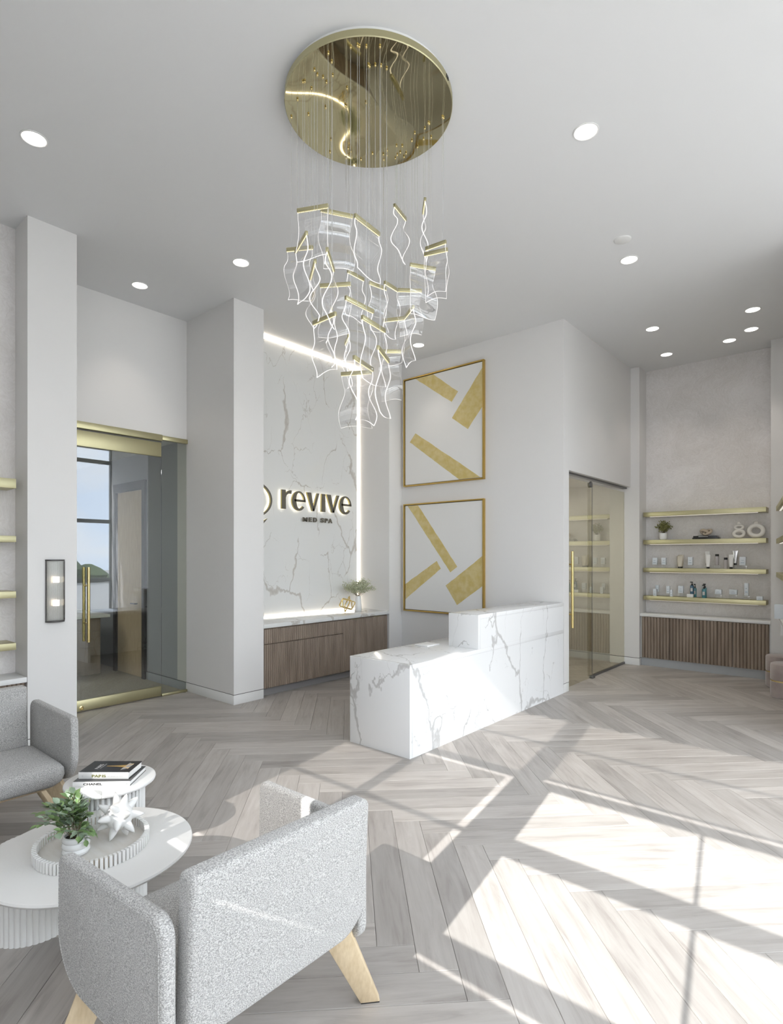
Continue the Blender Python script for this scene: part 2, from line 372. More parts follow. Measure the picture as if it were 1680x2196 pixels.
def share(name, me, parent, M):
    o = bpy.data.objects.new(name, me); COL.objects.link(o); o.parent = parent; o.matrix_local = M; return o
def rounded(poly, radii, seg=6):
    """round the corners of a ccw polygon"""
    out = []; n = len(poly)
    for i in range(n):
        p = Vector(poly[i]); a = Vector(poly[i - 1]); b = Vector(poly[(i + 1) % n]); r_ = radii[i] if isinstance(radii, (list, tuple)) else radii
        if r_ <= 0: out.append(tuple(p)); continue
        u = (a - p).normalized(); v = (b - p).normalized(); ang = u.angle(v); d = r_ / math.tan(ang / 2)
        d = min(d, (a - p).length * .49, (b - p).length * .49); r2 = d * math.tan(ang / 2)
        c = p + (u + v).normalized() * (r2 / math.sin(ang / 2))
        s0 = p + u * d - c; s1 = p + v * d - c
        a0 = math.atan2(s0.y, s0.x); a1 = math.atan2(s1.y, s1.x); da = (a1 - a0 + math.pi) % (2 * math.pi) - math.pi
        for k in range(seg + 1): out.append((c.x + r2 * math.cos(a0 + da * k / seg), c.y + r2 * math.sin(a0 + da * k / seg)))
    return out
def text_obj(txt, size, name, mat, parent, M, depth=.0, offset=0.0, spacing=1.0, align='LEFT', shear=0.0):
    cu = bpy.data.curves.new('t', 'FONT'); cu.body = txt; cu.size = size; cu.extrude = depth; cu.offset = offset; cu.space_character = spacing; cu.align_x = align; cu.shear = shear
    t = bpy.data.objects.new('t', cu); COL.objects.link(t)
    bpy.context.view_layer.update()
    dg = bpy.context.evaluated_depsgraph_get(); me = bpy.data.meshes.new_from_object(t.evaluated_get(dg))
    bpy.data.objects.remove(t); bpy.data.curves.remove(cu)
    me.name = name; me.materials.clear(); me.materials.append(mat)
    o = bpy.data.objects.new(name, me); COL.objects.link(o); o.parent = parent; o.matrix_local = M
    return o
def frame_axes(o, xa, ya):
    xa = Vector(xa).normalized(); ya = Vector(ya).normalized(); za = xa.cross(ya)
    return Matrix(((xa.x, ya.x, za.x, o[0]), (xa.y, ya.y, za.y, o[1]), (xa.z, ya.z, za.z, o[2]), (0, 0, 0, 1)))

ZC = 4.487          # ceiling
XL, XD, XM = -5.41, -6.40, -6.02     # left wall face, left door plane, marble face
YP, XR, YN, YB = 6.53, -2.89, 8.93, 9.26
YW, XS = -.6, 1.7                   # window wall behind the camera, storefront on the right

# ================================================================== THE SETTING
struct('floor', MB().box((-6.62, YW, -.06), (XS, 9.3, -.009)), GROUT, 'grey herringbone plank floor of the reception room')
floor_o = bpy.data.objects['floor']
PW, PR = .16, 8; PL_ = PW * PR; S2 = math.sqrt(2)
x0h, y0h = -2.516, 2.683
def plank_mesh(name, quads, rnds):
    """quads: list of (centre, direction) ; each plank a thin bevelled slab"""
    g = .0007; bv = .0022; me = bpy.data.meshes.new(name); vs = []; fs = []; uvs = []; rn = []
    a, b_ = PL_ / 2 - g, PW / 2 - g
    for (c, d), rv in zip(quads, rnds):
        e = Vector((-d.y, d.x, 0)); k = len(vs)
        ring = [(a, b_), (-a, b_), (-a, -b_), (a, -b_)]; inner = [(a - bv, b_ - bv), (-a + bv, b_ - bv), (-a + bv, -b_ + bv), (a - bv, -b_ + bv)]
        loc = [(p, q, -.008) for p, q in ring] + [(p, q, -.0012) for p, q in ring] + [(p, q, 0) for p, q in inner]
        vs += [tuple(c + d * p + e * q + Vector((0, 0, z))) for p, q, z in loc]
        ff = [(8, 9, 10, 11)] + [(4 + i, 4 + (i + 1) % 4, 8 + (i + 1) % 4, 8 + i) for i in range(4)] + [(i, (i + 1) % 4, 4 + (i + 1) % 4, 4 + i) for i in range(4)]
        for f in ff:
            fs.append(tuple(k + i for i in f)); uvs += [(loc[i][0], loc[i][1]) for i in f]; rn.append(rv)
    me.from_pydata(vs, [], fs); me.materials.append(PLANK)
    ul = me.uv_layers.new(name='plank'); ul.data.foreach_set('uv', [t for q in uvs for t in q])
    at = me.attributes.new('rnd', 'FLOAT', 'FACE'); at.data.foreach_set('value', rn)
    me.update(); return me
planks = []
for m_ in range(-4, 6):
    for i in range(-60, 60):
        for typ in (0, 1):
            if typ == 0: u, v, d = i + PR / 2, i + .5, Vector((1, -1, 0)) / S2
            else: u, v, d = i + PR + .5, i + 1 - PR / 2, Vector((1, 1, 0)) / S2
            u += PR * m_; v -= PR * m_
            c = Vector((x0h + (u + v) / S2 * PW, y0h + (v - u) / S2 * PW, 0))
            if not (-6.85 < c.x < XS - .1 and YW + .25 < c.y < 9.45): continue
            if c.x > .9 and c.y > 7.2: continue
            planks.append((c, d))
def shows(c):
    d = c[0] - CAM; w_ = d.dot(FW)
    if w_ < .3: return 0
    u = CX + FPX * d.dot(RT) / w_; v = CY - FPX * d.z / w_
    if not (-250 < u < 1930 and v < 2500): return 0
    return 1 / w_ ** 3
planks.sort(key=lambda c: -shows(c))
pm = plank_mesh('plank', [(Vector((0, 0, 0)), Vector((1, 0, 0)))], [0.0])
for c, d in planks[:300]:
    share('plank', pm, floor_o, Matrix.Translation(c) @ Matrix.Rotation(math.atan2(d.y, d.x), 4, 'Z'))
rest = plank_mesh('planks', planks[300:], [random.random() for _ in planks[300:]])
o = bpy.data.objects.new('plank_field', rest); COL.objects.link(o); o.parent = floor_o; o['kind'] = 'stuff'

struct('ceiling', MB().box((-6.7, YW - .2, ZC), (XS + .2, 9.5, ZC + .12)), CEIL, 'smooth white painted ceiling')
# left side
struct('wall_left', MB().box((-6.7, 1.63, .113), (XL, 2.015, ZC)), WALL, 'pale painted pier carrying the ribbed glass sconce')
struct('wall_left', MB().box((-6.0, YW - .2, 0), (-5.72, 1.63, ZC)), PLAST, 'feathered plaster wall behind the brass shelves on the left')
struct('wall_left', MB().box((-6.62, 2.015, 3.057), (XD, 3.63, ZC)), WALL, 'painted wall above the brass glass door')
struct('wall_left', MB().box((-6.62, 3.63, .113), (XL, 4.03, ZC)), WALL, 'painted fin wall between glass door and marble recess')
struct('wall_back', MB().box((-6.3, 4.03, 0), (-6.075, 6.30, ZC)), WALL, 'wall carrying the marble panel')
struct('wall_back', MB().box((-6.3, 6.242, .113), (XL, YP, ZC)), WALL, 'painted return wall beside the marble panel')
struct('wall_back', MB().box((-6.3, YP, .113), (XR, 6.68, ZC)), WALL, 'painted wall behind the two framed gold paintings')
struct('wall_right', MB().box((-3.05, 6.68, 2.69), (XR, YN, ZC)), WALL, 'painted bulkhead above the sliding glass door')
struct('wall_right', MB().box((-5.2, YN, .113), (-2.762, 9.45, ZC)), WALL, 'narrow painted pier between glass door and shelf niche')
struct('wall_niche', MB().box((-2.762, YB, 0), (-1.105, 9.45, ZC)), PLAST, 'feathered plaster wall behind the shelves of the niche')
struct('wall_right', MB().box((-1.105, 8.95, .113), (-.72, 9.45, ZC)), WALL, 'narrow painted pier to the right of the shelf niche')
DA = Vector((.155, -.988, 0)).normalized(); DN = Vector((.988, .155, 0)).normalized()
a0 = Vector((-.83, 8.95, 0)); a1 = a0 + DA * 2.78
q = [a0, a1, a1 + DN * .15, a0 + DN * .15]
struct('wall_right', MB().hexa([tuple(p) for p in q], [tuple(p + Vector((0, 0, ZC))) for p in q]), WALL, 'angled painted wall at the right edge')
struct('wall_right', MB().box((-.42, 6.2, 0), (XS, 6.35, ZC)), WALL, 'return wall beyond the right edge')
# baseboards; a dark strip above each is coloured as the shade of the reveal
def skirt(side, a, b, lab):
    x0, y0 = a; x1, y1 = b
    struct('baseboard_' + side, MB().box((x0, y0, 0), (x1, y1, .105)), TRIMW, lab, bevel=.002)
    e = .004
    struct('trim_reveal_shade', MB().box((x0 + e, y0 + e, .105), (x1 - e, y1 - e, .113)), REVEAL, 'dark strip standing for shade in the gap above ' + lab)
skirt('left', (-6.7, 1.63), (XL, 2.015), 'baseboard of the sconce pier')
skirt('left', (-6.62, 3.63), (XL, 4.03), 'baseboard of the fin wall')
skirt('back', (-6.3, 6.242), (XL, YP), 'baseboard of the return wall')
skirt('back', (-6.3, YP), (XR, 6.68), 'baseboard of the wall behind the desk')
skirt('right', (-5.2, YN), (-2.762, 9.45), 'baseboard of the pier by the sliding door')
skirt('right', (-1.105, 8.95), (-.72, 9.45), 'baseboard of the pier right of the niche')

# marble panel and the light lines around it
struct('wall_marble', MB().box((-6.075, 4.03, .85), (XM, 6.205, ZC - .05)), QUARTZW, 'pale veined marble wall panel behind the sign')
def ledline(name, a, b, lab): tag(MB().box(a, b).build(name, LED), lab, 'light strip')
ledline('light_strip', (XM - .03, 6.226, .86), (XM + .004, 6.240, ZC - .06), 'vertical warm light strip along right edge of marble panel')
ledline('light_strip', (XM - .035, 4.05, ZC - .030), (XM + .02, 6.20, ZC - .008), 'horizontal warm light strip where marble panel meets ceiling')
ledline('light_strip', (XM + .002, 4.05, .852), (XM + .018, 6.20, .859), 'horizontal warm light strip along foot of marble panel on the counter')

# ------------------------------------------------------------------ window wall behind the camera (casts the sun pattern)
def zf(y): return SUN_K * (y - YW)
op = []   # x0,x1,z0,z1,type
def opening(x0, x1, ya, yb, t): op.append((x0 - .107, x1 - .107, zf(ya), zf(yb), t))
for xa, xb in ((-.87, .068), (.09, 1.03)):
    opening(xa, xb, 2.03, 2.77, 'c'); opening(xa, xb, 2.97, 3.74, 'c')
opening(-.985, 1.2, 1.835, 1.868, 'c'); opening(-.965, 1.2, 3.872, 3.915, 'c')
for xa, xb in ((-2.74, -2.09), (-1.99, -1.235)):
    opening(xa, xb, 1.83, 2.85, 't'); opening(xa, xb, 2.90, 3.775 if xa > -2 else 3.57, 't'); opening(xa, xb, 1.785, 1.83, 'c')
    if xa > -2: opening(xa, xb, 3.775, 3.822, 'c')
opening(-1.235, -1.18, 1.90, 2.86, 'c'); opening(-1.235, -1.18, 2.905, 3.822, 'c')
for xa, xb in ((-1.99, -1.18), (-.95, 1.2), (1.3, 1.75)):
    opening(xa, xb, 3.95, 4.645, 't'); opening(xa, xb, 4.69, 5.5, 't')
opening(1.3, 1.75, .6, 3.75, 'c')  # extra unseen window, added with the panes above it to admit more light
xs = sorted({-6.0, XS} | {a for o_ in op for a in o_[:2]}); zs = sorted({0.0, ZC} | {a for o_ in op for a in o_[2:4]})
wallw = MB(); win_c = []; 
for i in range(len(xs) - 1):
    j = 0
    while j < len(zs) - 1:
        xm = (xs[i] + xs[i + 1]) / 2
        def solid(jj):
            zm = (zs[jj] + zs[jj + 1]) / 2
            return not any(a < xm < b and c < zm < d for a, b, c, d, t in op)
        if not solid(j): j += 1; continue
        k = j
        while k + 1 < len(zs) - 1 and solid(k + 1): k += 1
        wallw.box((xs[i], YW - .012, zs[j]), (xs[i + 1], YW, zs[k + 1])); j = k + 1
struct('wall_front', wallw, WALL, 'window wall behind the viewer')
for k, (a, b, c, d, t) in enumerate(op):
    if min(b - a, d - c) > .12 or t == 't':
        struct('window_%d' % (k + 1), MB().box((a, YW - .009, c), (b, YW - .003, d)), TINT if t == 't' else CLEAR, 'window pane in the wall behind the viewer', smooth=0)
# storefront on the right
ys = [YW, .76, 2.12, 3.48, 4.84, 6.2]
fr = MB()
for y in ys: fr.box((XS, y - .03, 0), (XS + .08, y + .03, ZC))
for z in (0, 1.02, 2.45, 3.9): fr.box((XS + .001, YW, z), (XS + .079, 6.2, z + (.09 if z else .12)))
fr.box((XS + .002, YW, 4.25), (XS + .078, 6.2, ZC))
struct('window_storefront', fr, STEEL, 'dark mullion frame of the storefront glazing')
wf = bpy.data.objects['window_storefront']
for i in range(len(ys) - 1):
    for za, zb in ((.12, 1.02), (1.11, 2.45), (2.54, 3.9), (3.99, 4.25)):
        MB().box((XS + .035, ys[i] + .031, za + .001), (XS + .043, ys[i + 1] - .031, zb - .001)).build('pane', CLEAR, wf, smooth=0)
struct('ground', MB().box((-60, -60, -.35), (60, 60, -.07)), ASPH, 'pavement outside the storefront')
hm = MB()
for k in range(60):
    y = -40 + k * 1.5; x = 26 + random.uniform(-2, 2); h_ = random.uniform(.8, 2.6)
    hm.lathe((x, y, -.07), [(.8, 0), (1.0 + random.random() * .6, h_ * .4), (.8, h_ * .75), (.2, h_)], 9, fl=lambda i: 1 + .15 * math.sin(i * 2.3 + k))
tag(hm.build('treeline', HEDGE), 'dark green treeline across the street', None, None, 'stuff')

# ================================================================== LEFT GLASS DOOR AND ROOM BEHIND
t = thing('glass_door', 'tall frameless glass door with satin brass rails and long pull handle', 'door', (XD, 2.7, 0))
MB().box((XD - .02, 2.02, 2.985), (XD + .035, 3.305, 3.057)).build('header', BRASS, t, bevel=.002)
MB().box((XD - .022, 2.03, 2.80), (XD + .022, 3.298, 2.965)).build('top_rail', BRASS, t, bevel=.002)
MB().box((XD - .022, 2.03, .012), (XD + .022, 3.298, .125)).build('bottom_rail', BRASS, t, bevel=.002)
MB().box((XD - .006, 2.03, .125), (XD + .006, 3.298, 2.80)).build('glass', DOORL, t, smooth=0)
MB().lathe((0, 0, 0), [(.022, 0), (.022, .004), (.014, .006), (.014, .003)], 20).xf(Matrix.Translation((XD + .022, 2.42, .045)) @ Matrix.Rotation(R(90), 4, 'Y')).build('lock', BRASSB, t)
h = MB().tube([(XD + .065, 2.475, .735), (XD + .065, 2.475, 1.525)], .0155, 14)
ho = h.build('handle', BRASSB, t)
for z in (.93, 1.33): MB().tube([(XD + .005, 2.475, z), (XD + .062, 2.475, z)], .009, 10).build('standoff', BRASSB, ho)
h = MB().tube([(XD - .065, 2.475, .735), (XD - .065, 2.475, 1.525)], .0155, 14).build('handle', BRASSB, t)
for z in (.93, 1.33): MB().tube([(XD - .062, 2.475, z), (XD - .005, 2.475, z)], .009, 10).build('standoff', BRASSB, h)
t = thing('sidelight', 'fixed glass panel with brass channels beside the brass rail door', 'glass panel', (XD, 3.47, 0))
MB().box((XD - .007, 3.31, .03), (XD + .007, 3.622, 3.0)).build('glass', DOORL, t, smooth=0)
MB().box((XD - .02, 3.308, 3.0), (XD + .03, 3.628, 3.05)).build('header', BRASS, t, bevel=.002)
MB().box((XD - .02, 3.308, .002), (XD + .02, 3.628, .03)).build('sill', BRASS, t, bevel=.002)
# room behind
struct('floor_office', MB().box((-11, -1, -.05), (-6.44, 3.79, .004)), CARPET, 'beige carpet floor of the room behind the left glass door')
struct('wall_office', MB().box((-7.42, 3.632, .113), (-6.62, 3.8, 3.3)), GREYW, 'grey blue wall of the room behind the left glass door')
struct('baseboard_office', MB().box((-7.42, 3.626, .0), (-6.42, 3.8, .105)), GREYW, 'grey blue baseboard behind the left glass door')
struct('wall_office', MB().box((-11, 3.70, 0), (-7.42, 3.8, 3.3)), GREYW, 'further wall behind the left glass door')
struct('wall_office', MB().box((-11.1, -1, 0), (-11, 3.8, 3.3)), GREYW, 'end wall of the room behind the left glass door')
struct('wall_office', MB().box((-11, -1.1, 0), (-5.72, -1, ZC)), GREYW, 'near wall of the room behind the left glass door')
struct('ceiling_office', MB().box((-11, -1, 3.05), (-6.46, 3.8, 3.3)), CEIL, 'ceiling of the room behind the left glass door')
t = thing('oak_door', 'oak door in black frame seen through the left glass door', 'door', (-7.9, 3.68, 0))
fb = MB(); 
for xa, xb in ((-7.50, -7.425), (-8.36, -8.28)): fb.box((xa, 3.60, 0), (xb, 3.70, 2.62))
fb.box((-8.36, 3.60, 2.54), (-7.425, 3.70, 2.66)); fb.build('frame', BLACKP, t)
MB().box((-8.28, 3.63, .01), (-7.50, 3.675, 2.54)).build('leaf', OAK, t)
MB().tube([(-7.62, 3.60, 1.0), (-7.62, 3.57, 1.0), (-7.75, 3.57, 1.0)], .01, 8).build('lever', BLACKP, t)
t = thing('office_desk', 'brown desk with white top seen through the left glass door', 'desk', (-9.0, 2.75, 0))
MB().box((-9.5, 2.2, .80), (-8.1, 3.45, .84)).build('top', WHITE, t, bevel=.003)
MB().box((-9.4, 2.3, .0), (-8.3, 3.40, .80)).build('body', WALNUT, t)
for ya, yb in ((2.32, 2.80), (2.82, 3.38)):
    for za, zb in ((.06, .38), (.40, .60), (.62, .78)): MB().box((-8.3, ya, za), (-8.28, yb, zb)).build('drawer', WALNUT, t)
ld = bpy.data.lights.new('office_light', 'AREA'); ld.energy = 5; ld.size = 1.0; lo = bpy.data.objects.new('office_light', ld); COL.objects.link(lo); lo.location = (-8.6, 1.5, 3.0)
tag(MB().box((-9.1, 1.0, 3.02), (-8.1, 2.0, 3.049)).build('ceiling_panel', LAMP), 'square ceiling light panel in the room behind the left glass door', 'light')

# ================================================================== SCONCE
t = thing('wall_sconce', 'half round ribbed glass wall sconce with dark bronze frame on pier', 'sconce', (XL, 1.838, 1.075))
yc = 1.838; rs = .072
def half(r_, n=16): return [(r_ * math.cos(-math.pi / 2 + math.pi * i / n), r_ * math.sin(-math.pi / 2 + math.pi * i / n)) for i in range(n + 1)]
for z in (1.075, 1.599):
    MB().prism(half(rs + .004), lambda a, b: (XL + a * .85, yc + b, z), lambda a, b: (XL + a * .85, yc + b, z + .013)).build('cap', BRONZE, t)
MB().box((XL, yc - rs, 1.088), (XL + .008, yc + rs, 1.599)).build('backplate', pbr('grey_metal', (.36, .355, .35), .3, .9), t)
for y in (yc - rs - .003, yc + rs - .006): MB().box((XL, y, 1.088), (XL + .016, y + .009, 1.599)).build('side_bar', BRONZE, t)
rod = MB().tube([(0, 0, 0), (0, 0, .511)], .0048, 8).mesh('glass_rod', pane('ribbed_glass', (.86, .855, .84), .12))
for i in range(1, 18):
    a = -math.pi / 2 + math.pi * i / 18
    share('glass_rod', rod, t, Matrix.Translation((.85 * rs * math.cos(a), rs * math.sin(a), .013)))
for z in (1.24, 1.44): MB().tube([(XL + .03, yc, z - .025), (XL + .03, yc, z + .025)], .024, 14).build('bulb', BULB, t)

# ================================================================== BRASS SHELVES
def led_shelf(label, a, b, mat, ledrect=None, group=None):
    t = thing('floating_shelf', label, 'shelf', ((a[0] + b[0]) / 2, (a[1] + b[1]) / 2, a[2]), 0, group)
    MB().box(a, b).build('board', mat, t, bevel=.0015)
    if ledrect: MB().box(ledrect[0], ledrect[1]).build('led_strip', LEDS, t)
    return t
nm = ('uppermost', 'second', 'third', 'lowest')
SH = [(2.303, .065), (1.886, .065), (1.465, .063), (1.045, .062)]
for (zt, th), w_ in zip(SH, nm):
    led_shelf('%s long brass shelf in the far niche' % w_, (-2.742, 9.05, zt - th), (-1.172, YB, zt), BRASS, ((-2.66, 9.085, zt - th - .006), (-1.27, 9.105, zt - th + .002)))
for (zt, zb), w_ in zip(((2.285, 2.206), (1.810, 1.758), (1.349, 1.293), (.919, .861)), nm):
    led_shelf('%s brass shelf cut by the left edge' % w_, (-5.715, -.4, zb), (-5.47, 1.565, zt), BRASS, ((-5.56, -.3, zb - .006), (-5.54, 1.45, zb + .002)))
for (zt, w_) in ((2.285, 'uppermost'), (1.865, 'middle'), (1.435, 'lowest')):
    s0 = Vector((-1.035, 8.84, 0)); s1 = s0 + DA * 1.5; q = [s0, s1, s1 + DN * .19, s0 + DN * .19]
    t = thing('floating_shelf', '%s brass shelf cut by the right edge' % w_, 'shelf', tuple(s0 + Vector((0, 0, zt - .06))))
    MB().hexa([tuple(p + Vector((0, 0, zt - .06))) for p in q], [tuple(p + Vector((0, 0, zt))) for p in q]).build('board', BRASS, t, bevel=.0015)
    q = [s0 + DN * .03 + DA * .08, s1 + DN * .03 - DA * .08, s1 + DN * .05 - DA * .08, s0 + DN * .05 + DA * .08]
    MB().hexa([tuple(p + Vector((0, 0, zt - .066))) for p in q], [tuple(p + Vector((0, 0, zt - .058))) for p in q]).build('led_strip', LEDS, t)
# counter at the right edge, stools under it
s0 = Vector((-1.0, 8.72, 0)); s1 = s0 + DA * 1.5; q = [s0, s1, s1 + DN * .20, s0 + DN * .20]
t = thing('wall_counter', 'white wall counter cut by the right edge above two velvet stools', 'counter', tuple(s0 + Vector((0, 0, .85))))
MB().hexa([tuple(p + Vector((0, 0, .85))) for p in q], [tuple(p + Vector((0, 0, .885))) for p in q]).build('slab', WHITE, t, bevel=.002)
MB().hexa([tuple(p + DA * .5 + Vector((0, 0, .70))) for p in q[:1]] + [tuple((s0 + DA * .6) + Vector((0, 0, .70))), tuple((s0 + DA * .6) + DN * .19 + Vector((0, 0, .70))), tuple((s0 + DA * .5) + DN * .19 + Vector((0, 0, .70)))],
          [tuple((s0 + DA * .5) + Vector((0, 0, .85))), tuple((s0 + DA * .6) + Vector((0, 0, .85))), tuple((s0 + DA * .6) + DN * .19 + Vector((0, 0, .85))), tuple((s0 + DA * .5) + DN * .19 + Vector((0, 0, .85)))]).build('bracket', WHITE, t)
for (x, y), lab in (((-.845, 8.0), 'taupe velvet drum stool with brass waist band, nearer of the two'), ((-.97, 8.60), 'taupe velvet drum stool with brass waist band, farther of the two')):
    t = thing('drum_stool', lab, 'stool', (x, y, 0), 0, 'velvet stools under the right counter')
    MB().lathe((x, y, 0), [(.135, 0), (.148, .012), (.15, .03), (.15, .185), (.146, .19)], 40).build('base', VELV, t)
    MB().lathe((x, y, 0), [(.147, .19), (.147, .205)], 40).build('band', BRASSB, t)
    MB().lathe((x, y, 0), [(.146, .205), (.15, .21), (.15, .37), (.145, .39), (.12, .402), (.06, .406), (.001, .406)], 40, cap=False).build('cushion', VELV, t)
tag(MB().box((-.985, 8.25, .886), (-.86, 8.33, 1.06)).build('white_box', CARD, bevel=.002), 'white carton standing on the counter at the right edge', 'box')

# ================================================================== CABINETS
def fluted(mb, p0, p1, nrm, z0, z1, pitch, depth):
    """vertical half-round ribs between p0 and p1"""
    p0 = Vector(p0); p1 = Vector(p1); nrm = Vector(nrm); d = p1 - p0; n = max(1, round(d.length / pitch)); seg = 8; line = []
    for i in range(n):
        for k in range(seg):
            a = k / seg; line.append((p0 + d * ((i + a) / n), depth * (abs(math.sin(math.pi * a)) ** .55)))
    line.append((p1, 0))
    vs = []; fs = []
    for p, h_ in line:
        q = p + nrm * h_; vs += [(q.x, q.y, z0), (q.x, q.y, z1), (p.x - nrm.x * .018, p.y - nrm.y * .018, z0), (p.x - nrm.x * .018, p.y - nrm.y * .018, z1)]
    for i in range(len(line) - 1):
        a = 4 * i; b = a + 4; fs += [(a, b, b + 1, a + 1), (a + 1, b + 1, b + 3, a + 3), (a + 2, b + 2, b, a), (a + 3, b + 3, b + 2, a + 2)]
    fs += [(0, 1, 3, 2), (4 * len(line) - 4, 4 * len(line) - 2, 4 * len(line) - 1, 4 * len(line) - 3)]
    return mb.add(vs, fs)
# cabinet under the sign
t = thing('fluted_cabinet', 'long fluted walnut base cabinet under the marble sign wall', 'cabinet', (-5.75, 5.13, 0))
MB().box((-6.07, 4.035, .10), (XL - .045, 6.238, .805)).build('carcass', WALNUT, t)
MB().box((-6.07, 4.035, 0), (XL - .10, 6.238, .10)).build('plinth', pbr('plinth_grey', (.30, .29, .29), .6), t)
XF = XL - .027
yb = [4.05, 4.665, 5.325, 5.78, 6.225]
for i in range(4):
    zt = .79 if i > 1 else .611
    fluted(MB(), (XF, yb[i] + .002, 0), (XF, yb[i + 1] - .002, 0), (1, 0, 0), .105, zt, .0305, .017).build('door', WALNUT, t)
    if i > 1:
        y = (yb[i] + yb[i + 1]) / 2
        MB().box((XF - .002, y - .08, .785), (XF + .016, y + .08, .792)).build('edge_pull', BRASS, t)
fluted(MB(), (XF, yb[0] + .002, 0), (XF, yb[2] - .002, 0), (1, 0, 0), .621, .79, .0305, .017).build('drawer', WALNUT, t)
ct = MB().box((-6.074, 4.033, .805), (XL + .004, 6.240, .85)).build('countertop', QUARTZW, bevel=.002); tag(ct, 'white quartz countertop on the cabinet below the sign', 'countertop')
# cabinet of the far niche
t = thing('fluted_cabinet', 'four door fluted walnut base cabinet in the far shelf niche', 'cabinet', (-1.93, 9.1, 0))
MB().box((-2.758, 8.990, .12), (-1.108, 9.255, .742)).build('carcass', WHITE, t)
MB().box((-2.758, 9.0, 0), (-1.108, 9.255, .12)).build('plinth', pbr('plinth_pale', (.46, .47, .48), .6), t)
xb = [-2.742, -2.35, -1.957, -1.548, -1.125]
for i in range(4): fluted(MB(), (xb[i] + .003, 8.971, 0), (xb[i + 1] - .003, 8.971, 0), (0, -1, 0), .125, .735, .0425, .020).build('door', WALNUT, t)
tag(MB().box((-2.760, 8.945, .742), (-1.107, YB - .002, .782)).build('countertop', WHITE, bevel=.002), 'white countertop under the shelves of the far niche', 'countertop')
# low cabinet at the left edge
t = thing('low_cabinet', 'low fluted cabinet behind the left armchair, cut by left edge', 'cabinet', (-5.55, .6, 0))
MB().box((-5.715, -1.1, .06), (-5.46, 1.62, .59)).build('carcass', WALNUT, t)
MB().box((-5.715, -1.1, 0), (-5.50, 1.62, .06)).build('plinth', REVEAL, t)
for i in range(4): fluted(MB(), (-5.458, -1.09 + i * .68 + .002, 0), (-5.458, -1.09 + i * .68 + .676, 0), (1, 0, 0), .07, .585, .034, .011).build('door', WALNUT, t)
tag(MB().box((-5.718, -1.12, .59), (-5.405, 1.625, .632)).build('countertop', WHITE, bevel=.002), 'white top of the low cabinet behind the left armchair', 'countertop')
for (ya, yb_, x, h_, lab) in ((1.30, 1.42, -5.60, .20, 'tall white carton on the third left shelf, rear one'), (1.18, 1.31, -5.52, .15, 'white carton on the third left shelf, front one')):
    tag(MB().box((x - .03, ya, 1.349), (x + .03, yb_, 1.349 + h_)).build('carton', CARD, bevel=.001), lab, 'box')

# ================================================================== SLIDING GLASS DOOR ON THE RIGHT
XG = -2.965
t = thing('sliding_door', 'sliding frameless glass door with brass pull handle beside the desk', 'door', (XG, 7.1, 0))
MB().box((XG - .006, 6.69, .012), (XG + .006, 7.60, 2.62)).build('glass', DOORG, t, smooth=0)
MB().box((XG - .007, 7.598, .012), (XG + .007, 7.604, 2.62)).build('edge_seal', STEEL, t)
h = MB().tube([(XG + .07, 6.80, .755), (XG + .07, 6.80, 1.70)], .0165, 14).build('handle', BRASSB, t)
for z in (.92, 1.54): MB().tube([(XG + .005, 6.80, z), (XG + .068, 6.80, z)], .009, 10).build('standoff', BRASSB, h)
for y in (6.73, 7.52):
    MB().lathe((0, 0, 0), [(.038, 0), (.042, .004), (.042, .016), (.038, .02)], 24).xf(Matrix.Translation((XG + .006, y, 2.60)) @ Matrix.Rotation(R(90), 4, 'Y')).build('roller', STEEL, t)
MB().box((XG - .010, 7.55, 0), (XG + .035, 7.63, .035)).build('floor_guide', STEEL, t, bevel=.004)
t = thing('fixed_glass_panel', 'fixed glass panel between sliding door and narrow pier', 'glass panel', (XG, 8.2, 0))
MB().box((XG - .030, 7.52, .03), (XG - .018, YN, 2.62)).build('glass', DOORG, t, smooth=0)
MB().box((XG - .04, 7.64, 0), (XG - .008, YN, .03)).build('sill', STEEL, t)
tag(MB().box((XG - .04, 6.685, 2.665), (XG + .02, YN - .002, 2.69)).build('door_track', STEEL), 'dark overhead track of the sliding glass door', 'door track')
# room behind it
struct('wall_treatment', MB().box((-5.2, 6.68, 0), (-5.05, YN, 3.0)), pbr('cream_wall', (.62, .57, .50), .8), 'cream end wall of the room behind the sliding door')
struct('ceiling_treatment', MB().box((-5.05, 6.68, 2.75), (-3.06, YN, 2.9)), CEIL, 'ceiling of the room behind the sliding door')

ld = bpy.data.lights.new('treatment_fill', 'AREA'); ld.energy = 8; ld.size = .6; lo = bpy.data.objects.new('treatment_fill', ld); COL.objects.link(lo); lo.location = (-4.0, 7.8, 2.70)  # added lamp, lifts the dark room behind the sliding glass
tag(MB().lathe((-4.0, 7.8, 2.72), [(.3, 0), (.3, .028)], 32).build('ceiling_panel', LAMP), 'round glowing disc added to brighten the room behind the sliding door', 'light')

